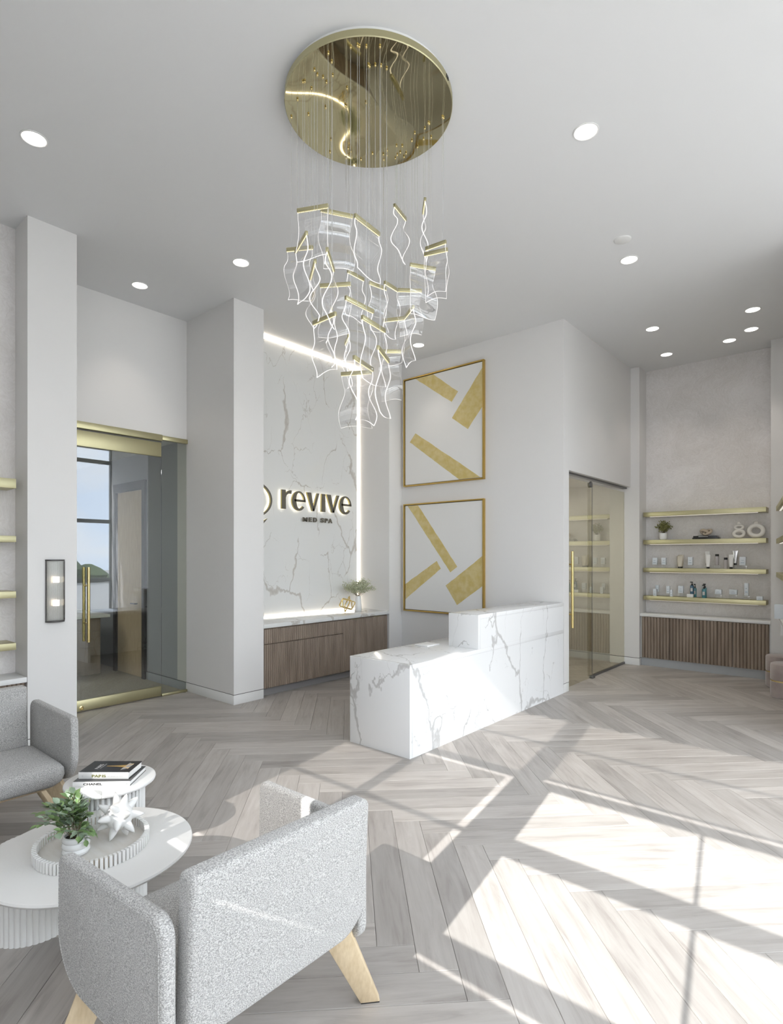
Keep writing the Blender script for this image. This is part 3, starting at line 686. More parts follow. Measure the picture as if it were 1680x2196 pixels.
# ================================================================== DESK
t = thing('reception_desk', 'white veined quartz reception desk with raised counter at one end', 'desk', (-3.23, 5.0, 0))
XA = -3.57
MB().box((XA, 3.589, 0), (XR, 3.629, .76)).build('end_panel', QUARTZ, t, bevel=.0015)
MB().box((XR - .04, 3.629, 0), (XR, 6.52, .7195)).build('front_panel', QUARTZ, t)
MB().box((XA, 3.629, .72), (XR, 6.52, .76)).build('worktop', QUARTZ, t, bevel=.0015)
MB().box((XR - .04, 4.66, .7605), (XR, 6.52, 1.0445)).build('upper_front', QUARTZ, t)
MB().box((XR - .34, 4.62, .7605), (XR, 4.66, 1.085)).build('upper_end', QUARTZ, t, bevel=.0015)
MB().box((XR - .34, 4.66, 1.045), (XR, 6.52, 1.085)).build('upper_counter', QUARTZ, t, bevel=.0015)
MB().box((XA + .02, 5.2, .02), (XR - .06, 6.5, .70)).build('drawer_unit', WALNUT, t)
tag(MB().box((-3.50, 4.42, .761), (-3.34, 4.62, .772)).build('notepad', PAPER, bevel=.001), 'small white notepad on the low desk top beside raised counter', 'notepad')

# ================================================================== PAINTINGS
def z7(x, y): return (840 + x / 3.66, 740 + y / 3.66)
def painting(label, x0, x1, z0, z1, strokes):
    t = thing('framed_painting', label, 'painting', ((x0 + x1) / 2, YP, z0), 0, 'gold stroke paintings')
    fw, fd = .018, .05; y0 = YP - fd
    for a, b in (((x0, y0, z0), (x1, YP - .001, z0 + fw)), ((x0, y0, z1 - fw), (x1, YP - .001, z1)), ((x0, y0, z0 + fw), (x0 + fw, YP - .001, z1 - fw)), ((x1 - fw, y0, z0 + fw), (x1, YP - .001, z1 - fw))):
        MB().box(a, b).build('frame_bar', GOLDFRAME, t, bevel=.0015)
    yc_ = YP - .034
    MB().box((x0 + fw + .008, yc_, z0 + fw + .008), (x1 - fw - .008, YP - .002, z1 - fw - .008)).build('canvas', CANVAS, t)
    MB().box((x0 + fw, YP - .012, z0 + fw), (x1 - fw, YP - .003, z1 - fw)).build('backing', REVEAL, t)
    lx, hx, lz, hz = x0 + fw + .010, x1 - fw - .010, z0 + fw + .010, z1 - fw - .010
    rnd = random.Random(3)
    for st in strokes:
        P_ = [ony(*z7(*p), yc_) for p in st]; pts = []
        n = len(P_)
        for i in range(n):
            a, b = P_[i], P_[(i + 1) % n]; k = max(2, int((b - a).length / .06))
            for j in range(k):
                q = a.lerp(b, j / k)
                pts.append((q.x + rnd.uniform(-.003, .003), q.z + rnd.uniform(-.003, .003)))
        # clip to the canvas
        def clip(pp, ax, lim, sg):
            o_ = []
            for i in range(len(pp)):
                a, b = pp[i], pp[(i + 1) % len(pp)]; ia = (a[ax] - lim) * sg <= 0; ib = (b[ax] - lim) * sg <= 0
                if ia: o_.append(a)
                if ia != ib:
                    s_ = (lim - a[ax]) / (b[ax] - a[ax]); o_.append((a[0] + (b[0] - a[0]) * s_, a[1] + (b[1] - a[1]) * s_))
            return o_
        for ax, lim, sg in ((0, lx, -1), (0, hx, 1), (1, lz, -1), (1, hz, 1)): pts = clip(pts, ax, lim, sg)
        MB().prism(pts, lambda a, b: (a, yc_ - .0004, b), lambda a, b: (a, yc_ - .0018, b)).build('gold_stroke', GOLDP, t, smooth=0)
painting('upper framed white canvas with three broad gold brush strokes', -5.342, -3.974, 2.660, 4.238,
         [[(180, 262), (320, 225), (522, 365), (473, 447)], [(720, 165), (720, 470), (600, 658), (474, 573)], [(188, 693), (145, 763), (545, 1065), (712, 1045)]])
painting('lower framed white canvas with three gold strokes, behind the desk', -5.342, -3.974, .842, 2.404,
         [[(120, 1250), (200, 1245), (517, 1740), (462, 1785)], [(110, 1875), (355, 1695), (388, 1755), (110, 1993)], [(720, 1650), (720, 1887), (515, 2040), (427, 1888)]])

# ================================================================== SIGN
XSG = XM + .03
def zs5(x, y): return (380 + x / 3.5, 620 + y / 3.5)
t = thing('wall_sign', 'backlit bronze sign letters on marble wall reading revive MED SPA', 'sign', (XM, 5.2, 1.9))
def letter_poly(name, polys, par, d0=XSG, d1=XSG + .028, edge=True):
    mb = MB()
    for p in polys: mb.prism(p, lambda a, b: (d0, a, b), lambda a, b: (d1, a, b), 0, 1 if edge else 0)
    o = mb.build(name, [LETTER, LETSIDE], par, smooth=0)
    mg = MB()
    for p in polys: mg.prism(p, lambda a, b: (d0 - .012, a, b), lambda a, b: (d0 - .002, a, b))
    mg.build('backlight', LEDL, o, smooth=0); return o
def lbox(x0, x1, y0, y1):
    a = onx(*zs5(x0, (y0 + y1) / 2), XSG + .03); b = onx(*zs5(x1, (y0 + y1) / 2), XSG + .03)
    xm = (x0 + x1) / 2; c = onx(*zs5(xm, y1), XSG + .03); d = onx(*zs5(xm, y0), XSG + .03)
    return a.y, b.y, c.z, d.z
ZB = sum(lbox(*q)[2] for q in ((787, 860, 1505, 1650), (1085, 1115, 1540, 1672))) / 2
XH = sum(lbox(*q)[3] - lbox(*q)[2] for q in ((787, 860, 1505, 1650), (1085, 1115, 1540, 1672))) / 2
def put(pts, y0, wd): return [(y0 + a * wd, ZB + b * XH) for a, b in pts]
def L_e(y0, wd):
    cx, cy = .5, .48; polys = []; K = 22; o_, i_ = [], []
    for k in range(K + 1):
        a = R(2) + (R(322) - R(2)) * k / K
        thick = .115 + .15 * max(0, -math.cos(a)) + .05 * max(0, -math.sin(a))
        o_.append((cx + .5 * math.cos(a), cy + .53 * math.sin(a))); i_.append((cx + (.5 - thick * 1.15) * math.cos(a), cy + (.53 - (thick * .75 if abs(math.sin(a)) > .3 else thick)) * math.sin(a)))
    for k in range(K): polys.append(put([o_[k], o_[k + 1], i_[k + 1], i_[k]], y0, wd))
    polys.append(put([(.17, .44), (1.0, .44), (1.0, .56), (.17, .56)], y0, wd))
    return polys
def L_v(y0, wd): return [put([(.0, 1), (.42, 0), (.60, 0), (.34, 1)], y0, wd), put([(.46, 0), (.60, 0), (1.0, 1), (.82, 1), (.50, .20)], y0, wd)]
def L_r(y0, wd): return [put([(0, 0), (.42, 0), (.40, 1), (.0, 1)], y0, wd), put([(.40, .58), (.50, .74), (.70, .82), (.96, .82), (1.0, 1.0), (.80, 1.0), (.55, .93), (.40, .82)], y0, wd)]
def L_i(y0, wd): return [put([(0, 0), (1, 0), (.96, 1), (.04, 1)], y0, wd)]
for fn, (x0, x1, a, b) in ((L_r, (787, 862, 1505, 1650)), (L_e, (864, 967, 1518, 1660)), (L_v, (975, 1070, 1527, 1665)), (L_i, (1085, 1115, 1540, 1672)), (L_v, (1122, 1220, 1550, 1680)), (L_e, (1220, 1310, 1555, 1688))):
    ya, yb2, _, _ = lbox(x0, x1, a, b); letter_poly('letter', fn(ya, yb2 - ya), t)
for ch, x0, x1, y0, y1 in (('M', 954, 987, 1712, 1744), ('E', 999, 1021, 1713, 1746), ('D', 1031, 1058, 1715, 1749), ('S', 1087, 1110, 1718, 1752), ('P', 1118, 1140, 1721, 1754), ('A', 1145, 1173, 1723, 1757)):
    ya, yb2, za, zb2 = lbox(x0, x1, y0, y1)
    o = text_obj(ch, .1, 'small_letter', LETTER, t, Matrix.Translation(-WL[t.name]) @ frame_axes((XSG + .006, ya, za), (0, 1, 0), (0, 0, 1)), depth=.008, offset=.0035)
    xs_ = [v.co.x for v in o.data.vertices]; ys_ = [v.co.y for v in o.data.vertices]
    o.data.transform(Matrix.Diagonal(((yb2 - ya) / (max(xs_) - min(xs_)), (zb2 - za) / (max(ys_) - min(ys_)), 1, 1)) @ Matrix.Translation((-min(xs_), -min(ys_), 0)))
# ring emblem, mostly hidden by the fin wall
rc = onx(*zs5(560, 1572), XSG + .03); rt = onx(*zs5(716, 1572), XSG + .03); rz = (onx(*zs5(645, 1430), XSG + .03).z - onx(*zs5(645, 1690), XSG + .03).z) / 2 * 1.08
ra = rt.y - rc.y; polys = []; K = 48
for k in range(K):
    q = []
    for kk, s_ in ((k, 1), (k + 1, 1), (k + 1, 0), (k, 0)):
        g = 2 * math.pi * kk / K; th = .018 + .010 * (math.cos(g - .6) + 1) / 2
        q.append((rc.y + (ra - (0 if s_ else th)) * math.cos(g), rc.z + (rz - (0 if s_ else th)) * math.sin(g)))
    polys.append(q)
letter_poly('ring', polys, t)
letter_poly('leaf_stroke', [[(rc.y + .12, rc.z - rz - .10), (rc.y + .15, rc.z - rz - .10), (rc.y + .245, rc.z - rz - .0), (rc.y + .20, rc.z - rz - .02)]], t)
letter_poly('leaf_stroke', [[(rc.y - .02, rc.z - rz * .8), (rc.y + .02, rc.z - rz * .8), (rc.y + .10, rc.z + .0), (rc.y + .06, rc.z + .05), (rc.y - .02, rc.z - .05)]], t)

# ================================================================== THINGS ON THE SIGN COUNTER
def blooms(name, base, n, rad, hgt, lean, mat, leaf, parent, seed, stemr=.0012, per=16, lim=None):
    rnd = random.Random(seed); st = MB(); lf = MB()
    for i in range(n):
        a = rnd.uniform(0, 2 * math.pi); r_ = rad * math.sqrt(rnd.random()); tip = base + Vector((r_ * math.cos(a), r_ * math.sin(a), hgt * (1 - .45 * (r_ / rad) ** 2) * rnd.uniform(.7, 1)))
        if lim: tip.x = max(tip.x, lim[0]); tip.y = min(tip.y, lim[1])
        mid = base.lerp(tip, .5) + Vector((0, 0, .02)); st.tube([base + Vector((rnd.uniform(-.008, .008), rnd.uniform(-.008, .008), -.02)), mid, tip], stemr, 4)
        for k in range(per):
            s_ = rnd.uniform(.3, 1.05); p_ = (base.lerp(mid, s_ * 2) if s_ < .5 else mid.lerp(tip, s_ * 2 - 1)) + Vector([rnd.uniform(-lean, lean) for _ in range(3)])
            d = Vector((rnd.uniform(-1, 1), rnd.uniform(-1, 1), rnd.uniform(-.3, 1))).normalized(); e = d.orthogonal().normalized() * leaf * .32; f = d.cross(e).normalized() * leaf * .1
            lf.add([p_, p_ + d * leaf * .5 + e + f, p_ + d * leaf, p_ + d * leaf * .5 - e + f], [(0, 1, 2), (0, 2, 3)])
    tag(st.build('stems', STEM, parent), kind='stuff'); tag(lf.build(name, mat, parent, smooth=0), kind='stuff')
vb = onz(768.5, 1309.5, .85)
t = thing('flower_vase', 'fluted white vase with pale green dried flowers on the sign counter', 'vase', (vb.x, vb.y, .85))
MB().lathe((vb.x, vb.y, .85), [(.050, 0), (.053, .005), (.049, .08), (.042, .16), (.036, .215), (.033, .215), (.038, .16), (.044, .06)], 48, cap=False, fl=lambda i: 1 + .025 * (i % 4 == 0)).build('vase', CERAM, t)
blooms('blossoms', Vector((vb.x, vb.y, 1.06)), 52, .25, .26, .022, BLOOM, .024, t, 4, .0012, 28, (-5.96, 6.19))
kb = onz(745, 1312.5, .85)
t = thing('knot_ornament', 'open gold wire knot ornament beside the white vase', 'ornament', (kb.x, kb.y, .85))
kc = Vector((kb.x, kb.y, .85 + .13)); 
for ax in (0, 1, 2):
    sq = rounded([(-.098, -.07), (.098, -.07), (.098, .07), (-.098, .07)], .022, 4)
    M_ = (Matrix.Rotation(R(35), 3, 'X') @ Matrix.Rotation(R(28), 3, 'Y') @ Matrix.Rotation(R(15), 3, 'Z'))
    pts = []
    for a_, b_ in sq:
        v = Vector((a_, b_, 0)) if ax == 0 else Vector((0, a_, b_)) if ax == 1 else Vector((b_, 0, a_))
        pts.append(kc + M_ @ v)
    MB().tube(pts, .008, 8, True).build('loop', BRASSB, t)
zmin = min((o_.matrix_local @ v.co).z for o_ in t.children for v in o_.data.vertices)
for o_ in t.children: o_.data.transform(Matrix.Translation((0, 0, -zmin)))

# ================================================================== THINGS ON THE FAR SHELVES
YI = 9.14
def zi(x, y): return (1350 + x / 5.0909, 1060 + y / 5.0909)
def span(x0, x1, yt, yb_, y=YI):
    a = ony(*zi(x0, yb_), y); b = ony(*zi(x1, yt), y); return a.x, b.x, b.z - a.z
def riser(x0, x1, hpx, z, y, lab):
    a, b, _ = span(x0, x1, 0, 0, y); hh = hpx / 5.0909 / FPX * 8.2
    tag(MB().box((a, y - .04, z + .0008), (b, y + .04, z + hh)).build('acrylic_riser', ACRYB, bevel=.001), lab, 'riser', 'acrylic risers on the far shelves'); return z + hh + .0005
def carton(x0, x1, hpx, z, y, lab, d=.05, mat=CARD):
    a, b, _ = span(x0, x1, 0, 0, y); hh = hpx / 5.0909 / FPX * 8.2
    t = thing('carton', lab, 'box', ((a + b) / 2, y, z), 0, 'white cartons on the far shelves')
    MB().box((a, y - d / 2, z + .0008), (b, y + d / 2, z + hh)).build('body', mat, t, bevel=.001)
    MB().box((a + (b - a) * .2, y - d / 2 - .0006, z + hh * .25), (a + (b - a) * .8, y - d / 2 - .0001, z + hh * .33)).build('print', CARD2, t, smooth=0)
    MB().box((a + (b - a) * .3, y - d / 2 - .0006, z + hh * .55), (a + (b - a) * .7, y - d / 2 - .0001, z + hh * .6)).build('print', CARD2, t, smooth=0)
def sqtube(x0, x1, hpx, z, y, lab, mat, capm=BLACKP):
    a, b, _ = span(x0, x1, 0, 0, y); hh = hpx / 5.0909 / FPX * 8.2; c = (a + b) / 2; w_ = (b - a) / 2
    t = thing('cosmetic_tube', lab, 'tube', (c, y, z), 0, 'cosmetic tubes on the far shelves')
    MB().lathe((c, y, z + .0008), [(w_ * .62, 0), (w_ * .62, hh * .13)], 18).build('cap', capm, t)
    n = 18; mb = MB(); vs = []; fs = []; lv = [(hh * .13, .68, 1), (hh * .2, .78, .9), (hh * .6, .92, .5), (hh * .96, 1, .06), (hh, 1, .05)]
    for z_, r_, f_ in lv:
        for i in range(n): g = 2 * math.pi * i / n; vs.append((c + w_ * r_ * math.cos(g), y + w_ * .75 * f_ * math.sin(g), z + z_))
    for j in range(len(lv) - 1):
        for i in range(n): k = (i + 1) % n; fs.append((j * n + i, j * n + k, (j + 1) * n + k, (j + 1) * n + i))
    fs += [tuple(reversed(range(n))), tuple(range(4 * n, 5 * n))]
    mb.add(vs, fs); mb.build('body', mat, t)
def capbottle(x0, x1, hpx, z, y, lab):
    a, b, _ = span(x0, x1, 0, 0, y); hh = hpx / 5.0909 / FPX * 8.2; c = (a + b) / 2; w_ = (b - a) / 2
    t = thing('frosted_bottle', lab, 'bottle', (c, y, z), 0, 'frosted bottles on the far shelves')
    MB().lathe((c, y, z + .0008), [(w_ * .95, 0), (w_, .003), (w_, hh * .78), (w_ * .9, hh * .8)], 22).build('body', FROST, t)
    MB().lathe((c, y, z), [(w_ * .96, hh * .8), (w_ * .96, hh)], 22).build('cap', BLACKP, t)
def pump(x0, x1, hpx, z, y, lab, mat):
    a, b, _ = span(x0, x1, 0, 0, y); hh = hpx / 5.0909 / FPX * 8.2; c = (a + b) / 2; w_ = (b - a) / 2
    t = thing('pump_bottle', lab, 'bottle', (c, y, z), 0, 'pump bottles on the lowest far shelf')
    MB().lathe((c, y, z + .0008), [(w_ * .92, 0), (w_, .004), (w_, hh * .62), (w_ * .85, hh * .69), (w_ * .4, hh * .72)], 22).build('body', mat, t)
    MB().lathe((c, y, z), [(w_ * .48, hh * .72), (w_ * .48, hh * .82), (w_ * .2, hh * .83), (w_ * .2, hh * .92)], 16).build('collar', BLACKP, t)
    MB().box((c - w_ * .95, y - .008, z + hh * .92), (c + w_ * .35, y + .008, z + hh)).build('pump_head', BLACKP, t, bevel=.002)
    MB().box((c - w_ * .5, y - w_ - .0012, z + hh * .22), (c + w_ * .5, y - w_ * .86, z + hh * .48)).build('label_print', INKL, t)
Z2, Z3, Z4 = SH[1][0], SH[2][0], SH[3][0]
# shelf 2
a, b, _ = span(330, 415, 0, 0); c = (a + b) / 2
t = thing('potted_plant', 'small bushy olive green plant in white pot on far shelf', 'plant', (c, YI, Z2))
w_ = (b - a) / 2
MB().lathe((c, YI, Z2 + .0006), [(w_ * .75, 0), (w_ * .9, .006), (w_, .03), (w_, .10), (w_ * .9, .10), (w_ * .88, .085)], 28, cap=False).build('pot', CERAM, t)
MB().lathe((c, YI, Z2), [(w_ * .9, .078), (w_ * .5, .086), (.002, .088)], 20, cap=False).build('soil', SOIL, t)
blooms('foliage', Vector((c, YI - .005, Z2 + .09)), 34, .115, .20, .012, LEAFC, .03, t, 9, .0018, 13)
a, b, _ = span(700, 985, 0, 0)
tag(MB().box((a, YI - .06, Z2 + .0006), (b, YI + .09, Z2 + .024)).build('book', COVER, bevel=.001), 'lower black book lying under the clay knot on far shelf', 'book', 'black books under the knot')
a2, b2, _ = span(708, 965, 0, 0)
t = thing('book', 'upper black book directly beneath the beige clay knot', 'book', ((a2 + b2) / 2, YI, Z2 + .0246), 0, 'black books under the knot')
MB().box((a2, YI - .055, Z2 + .0246), (b2, YI + .085, Z2 + .047)).build('cover', COVER, t, bevel=.001)
MB().box((a2 + .07, YI - .0556, Z2 + .032), (b2 - .11, YI - .0551, Z2 + .039)).build('spine_print', INKL, t, smooth=0)
a, b, _ = span(765, 915, 0, 0); c = (a + b) / 2; w_ = (b - a) / 2
t = thing('clay_knot', 'beige clay chain link knot lying on two black books', 'ornament', (c, YI, Z2 + .0475))
for sgn, tilt in ((-1, 25), (1, -25)):
    pts = [Vector((c + sgn * w_ * .22, YI + .005, Z2 + .0475 + .041)) + Matrix.Rotation(R(tilt), 3, 'Y') @ Matrix.Rotation(R(48 * sgn), 3, 'X') @ Vector((w_ * .56 * math.cos(g), w_ * .40 * math.sin(g), 0)) for g in [2 * math.pi * k / 28 for k in range(28)]]
    MB().tube(pts, .0195, 12, True).build('link', KNOT, t)
zmin = min((o_.matrix_local @ v.co).z for o_ in t.children for v in o_.data.vertices)
for o_ in t.children: o_.data.transform(Matrix.Translation((0, 0, -zmin)))
def donut_vase(x0, x1, lab, rings, neck):
    a, b, _ = span(x0, x1, 0, 0); c = (a + b) / 2
    t = thing('donut_vase', lab, 'vase', (c, YI, Z2), 0, 'cream ring vases')
    s = 1 / 5.0909 / FPX * 8.2; z = Z2 + .001
    for (Rx, Rz, r0) in rings:
        zc_ = z + (Rz + r0) * s
        pts = [Vector((c + Rx * s * math.cos(g), YI, zc_ + Rz * s * math.sin(g))) for g in [2 * math.pi * k / 40 for k in range(40)]]
        MB().tube(pts, r0 * s, 14, True).build('ring_body', CREAMC, t); z = zc_ + Rz * s
    z += rings[-1][2] * s * .55
    MB().lathe((c, YI, z), [(neck * 1.5 * s, 0), (neck * s, 12 * s), (neck * s, 24 * s), (neck * 1.15 * s, 28 * s), (neck * .8 * s, 28 * s), (neck * .7 * s, 10 * s)], 20, cap=False).build('neck', CREAMC, t)
donut_vase(1125, 1275, 'cream double ring vase shaped like a figure eight', ((45, 33, 17), (35, 23, 12)), 15)
donut_vase(1290, 1488, 'cream single ring vase at right end of shelf', ((61, 55, 22),), 17)
# shelf 3
y1 = 9.12; y2 = 9.18
z = riser(262, 312, 38, Z3, y1, 'clear riser under the leftmost carton of the third shelf'); carton(258, 308, 78, z, y1, 'leftmost carton on a clear riser on third far shelf')
z = riser(357, 405, 36, Z3, y1, 'clear riser under second carton from left of third shelf'); carton(357, 405, 80, z, y1, 'second carton from left on third far shelf')
sqtube(534, 598, 150, Z3, y2, 'rear one of the two beige tubes on third far shelf', TUBEB)
sqtube(520, 590, 138, Z3, 9.09, 'front one of the two beige tubes on third far shelf', TUBEB)
z = riser(645, 697, 36, Z3, y1, 'clear riser under the carton right of the beige tubes'); carton(645, 695, 88, z, y1, 'carton right of the beige tubes on third far shelf')
z = riser(832, 897, 36, Z3, y2, 'clear riser under the rear white tube'); sqtube(826, 880, 150, z, y2, 'rear white tube on a clear riser, middle of third shelf', TUBEW)
sqtube(834, 888, 150, Z3, 9.08, 'front white tube standing at middle of third shelf', TUBEW)
z = riser(935, 1003, 38, Z3, y1, 'clear riser under the taller frosted bottle'); capbottle(938, 981, 118, z, y1, 'frosted bottle with black cap on a clear riser')
capbottle(1033, 1076, 120, Z3, 9.10, 'frosted bottle with black cap standing directly on third shelf')
z = riser(1135, 1181, 40, Z3, y2, 'clear riser under the silver tube'); sqtube(1130, 1188, 152, z, y2, 'silver tube with black cap raised behind the white one', SILVER)
sqtube(1087, 1140, 152, Z3, 9.085, 'white tube in front of the silver tube', TUBEW)
z = riser(1197, 1292, 40, Z3, y1, 'wide clear riser at right end of third shelf'); carton(1208, 1275, 86, z, y1, 'pale blue carton at right end of third far shelf')
# shelf 4
z = riser(288, 330, 46, Z4, y2, 'clear riser under the rear slim carton at left of lowest shelf'); carton(290, 325, 76, z, y2, 'rear slim carton at left end of lowest far shelf', .04)
carton(265, 300, 80, Z4, 9.085, 'front slim carton at left end of lowest far shelf', .04)
z = riser(405, 450, 32, Z4, y1, 'clear riser under third slim carton of lowest shelf'); carton(408, 445, 84, z, y1, 'slim carton left of the tiny carton on lowest shelf', .04)
carton(448, 474, 78, Z4, 9.09, 'tiny narrow carton standing third from left on lowest shelf', .03)
z = riser(538, 596, 42, Z4, y1, 'clear riser under carton left of pump bottles'); carton(540, 593, 80, z, y1, 'carton just left of the pump bottles on lowest shelf')
tag(MB().box((span(640, 708, 0, 0)[0], 9.08, Z4 + .0008), (span(640, 708, 0, 0)[1], 9.15, Z4 + .048)).build('display_block', CERAM, bevel=.001), 'opaque white block under the navy pump bottle', 'block')
pump(665, 708, 136, Z4 + .0485, 9.115, 'navy pump bottle standing on a white block', NAVY)
pump(705, 735, 145, Z4, 9.20, 'small teal pump bottle behind the white block', TEAL)
pump(806, 848, 152, Z4, 9.20, 'rear teal pump bottle of the right pair', TEAL)
pump(795, 843, 142, Z4, 9.09, 'front teal pump bottle of the right pair', TEAL)
z = riser(935, 1018, 46, Z4, y1, 'clear riser under first low carton right of pump bottles'); carton(940, 1012, 50, z, y1, 'low wide carton next to the pump bottles on lowest shelf')
z = riser(1095, 1187, 48, Z4, y1, 'clear riser under second low carton of lowest shelf'); carton(1097, 1180, 52, z, y1, 'low wide carton second right of the pump bottles')
z = riser(1237, 1326, 42, Z4, y1, 'clear riser under the tall carton of lowest shelf'); carton(1260, 1305, 130, z, y1, 'tallest carton on lowest far shelf', .045)
carton(1393, 1460, 40, Z4, 9.09, 'small squat carton at right end of lowest far shelf', .045)

# ================================================================== DOWNLIGHTS
for (px, py, lab, e) in ((73, 297, 'ceiling downlight farthest left', 10), (1257, 282, 'ceiling downlight right of the mirror canopy', 10), (517, 563, 'ceiling downlight left of the hanging sheets', 10), (300, 612, 'ceiling downlight above the brass glass door', 10),
                       (1350, 557, 'ceiling downlight beside the blank round ceiling plate', 10), (898, 740, 'ceiling downlight above the upper painting', 8), (1400, 705, 'ceiling downlight above the sliding glass door', 11), (1430, 760, 'ceiling downlight nearest the left end of far niche', 11),
                       (1565, 730, 'ceiling downlight in front of the far niche centre', 11), (1612, 706, 'middle one of the three rightmost downlights', 11), (1615, 664, 'rightmost downlight nearest the viewer', 11)):
    p_ = onz(px, py, ZC); r_ = .072
    t = thing('downlight', lab, 'ceiling light', (p_.x, p_.y, ZC), 0, 'recessed ceiling downlights')
    MB().lathe((p_.x, p_.y, ZC), [(r_ + .012, 0), (r_ + .012, -.004), (r_ + .004, -.006), (r_, -.002), (r_, 0)], 32, cap=False).build('trim_ring', TRIMW, t)
    MB().lathe((p_.x, p_.y, ZC), [(r_, -.0022), (r_ * .5, -.0016), (.001, -.0014)], 32, cap=False).build('lens', LAMP, t)
    sl = bpy.data.lights.new('downlight_beam', 'SPOT'); sl.energy = e; sl.spot_size = R(85); sl.spot_blend = .8; sl.shadow_soft_size = .06; sl.color = (1, .92, .83)
    so = bpy.data.objects.new('downlight_beam', sl); COL.objects.link(so); so.parent = t; so.location = (0, 0, -.03)
for (px, py, r_, lab) in ((1336, 514, .07, 'blank round white ceiling plate'), (850, 740, .045, 'small round sprinkler plate near the hanging sheets'), (862, 758, .03, 'tiny round ceiling sensor near the paintings')):
    p_ = onz(px, py, ZC); t = thing('ceiling_plate', lab, 'ceiling plate', (p_.x, p_.y, ZC))
    MB().lathe((p_.x, p_.y, ZC), [(r_, 0), (r_, -.006), (r_ * .9, -.01), (.001, -.011)], 32, cap=False).build('disc', TRIMW, t)
    MB().lathe((p_.x, p_.y, ZC), [(r_ + .004, 0), (r_ + .004, -.003), (r_, -.004)], 32, cap=False).build('rim', TRIMW, t)

# ================================================================== CHANDELIER
CC = Vector((-2.432, 2.613, 0)); CR = .52; ZL = 4.42
t = thing('chandelier', 'cascading chandelier of wavy clear acrylic sheets below a gold mirror disc', 'chandelier', (CC.x, CC.y, ZL))
MB().lathe((CC.x, CC.y, ZL), [(CR - .004, 0), (CR, .004), (CR, .040)], 96, cap=False).build('rim', BRASS, t)
MB().lathe((CC.x, CC.y, ZL), [(.001, .0), (CR * .5, 0), (CR - .004, 0)], 96, cap=False).build('mirror_plate', MIRROR, t)
MB().lathe((CC.x, CC.y, ZL), [(CR - .015, .039), (CR - .015, .067)], 64).build('mounting_ring', TRIMW, t)
for a in (R(225), R(15), R(95)):
    for k in range(3):
        g = a + (k - 1) * .025; MB().box((-.002, -.004, .018), (.002, .004, .036)).xf(Matrix.Translation((CC.x + (CR + .0005) * math.cos(g), CC.y + (CR + .0005) * math.sin(g), ZL)) @ Matrix.Rotation(g, 4, 'Z')).build('vent_slot', BLACKP, t)
bars = [(230, 210, 500, 165), (432, 200, 708, 258), (727, 250, 940, 415), (1065, 160, 1165, 285), (1328, 110, 1312, 225), (1350, 530, 1490, 480), (1320, 585, 1522, 540), (1200, 670, 1420, 708), (140, 545, 367, 522), (322, 380, 205, 580),
        (487, 540, 545, 720), (385, 640, 345, 790), (665, 725, 803, 800), (427, 852, 692, 835), (850, 825, 1000, 880), (985, 825, 1090, 890), (1095, 888, 1300, 895), (640, 950, 895, 1080), (525, 1040, 508, 1140), (368, 1175, 560, 1090),
        (790, 1120, 985, 1240), (975, 1150, 1140, 1130), (1150, 1130, 1228, 1030), (925, 1380, 1015, 1500), (950, 1412, 1110, 1415), (712, 1460, 890, 1580), (607, 1610, 868, 1590), (672, 1280, 645, 1345)]
rnd = random.Random(21); bead_me = MB()
bead = MB().lathe((0, 0, 0), [(.001, -.007), (.005, -.005), (.007, 0), (.005, .005), (.001, .007)], 10, cap=False).mesh('bead', BRASSB)
LB = .195
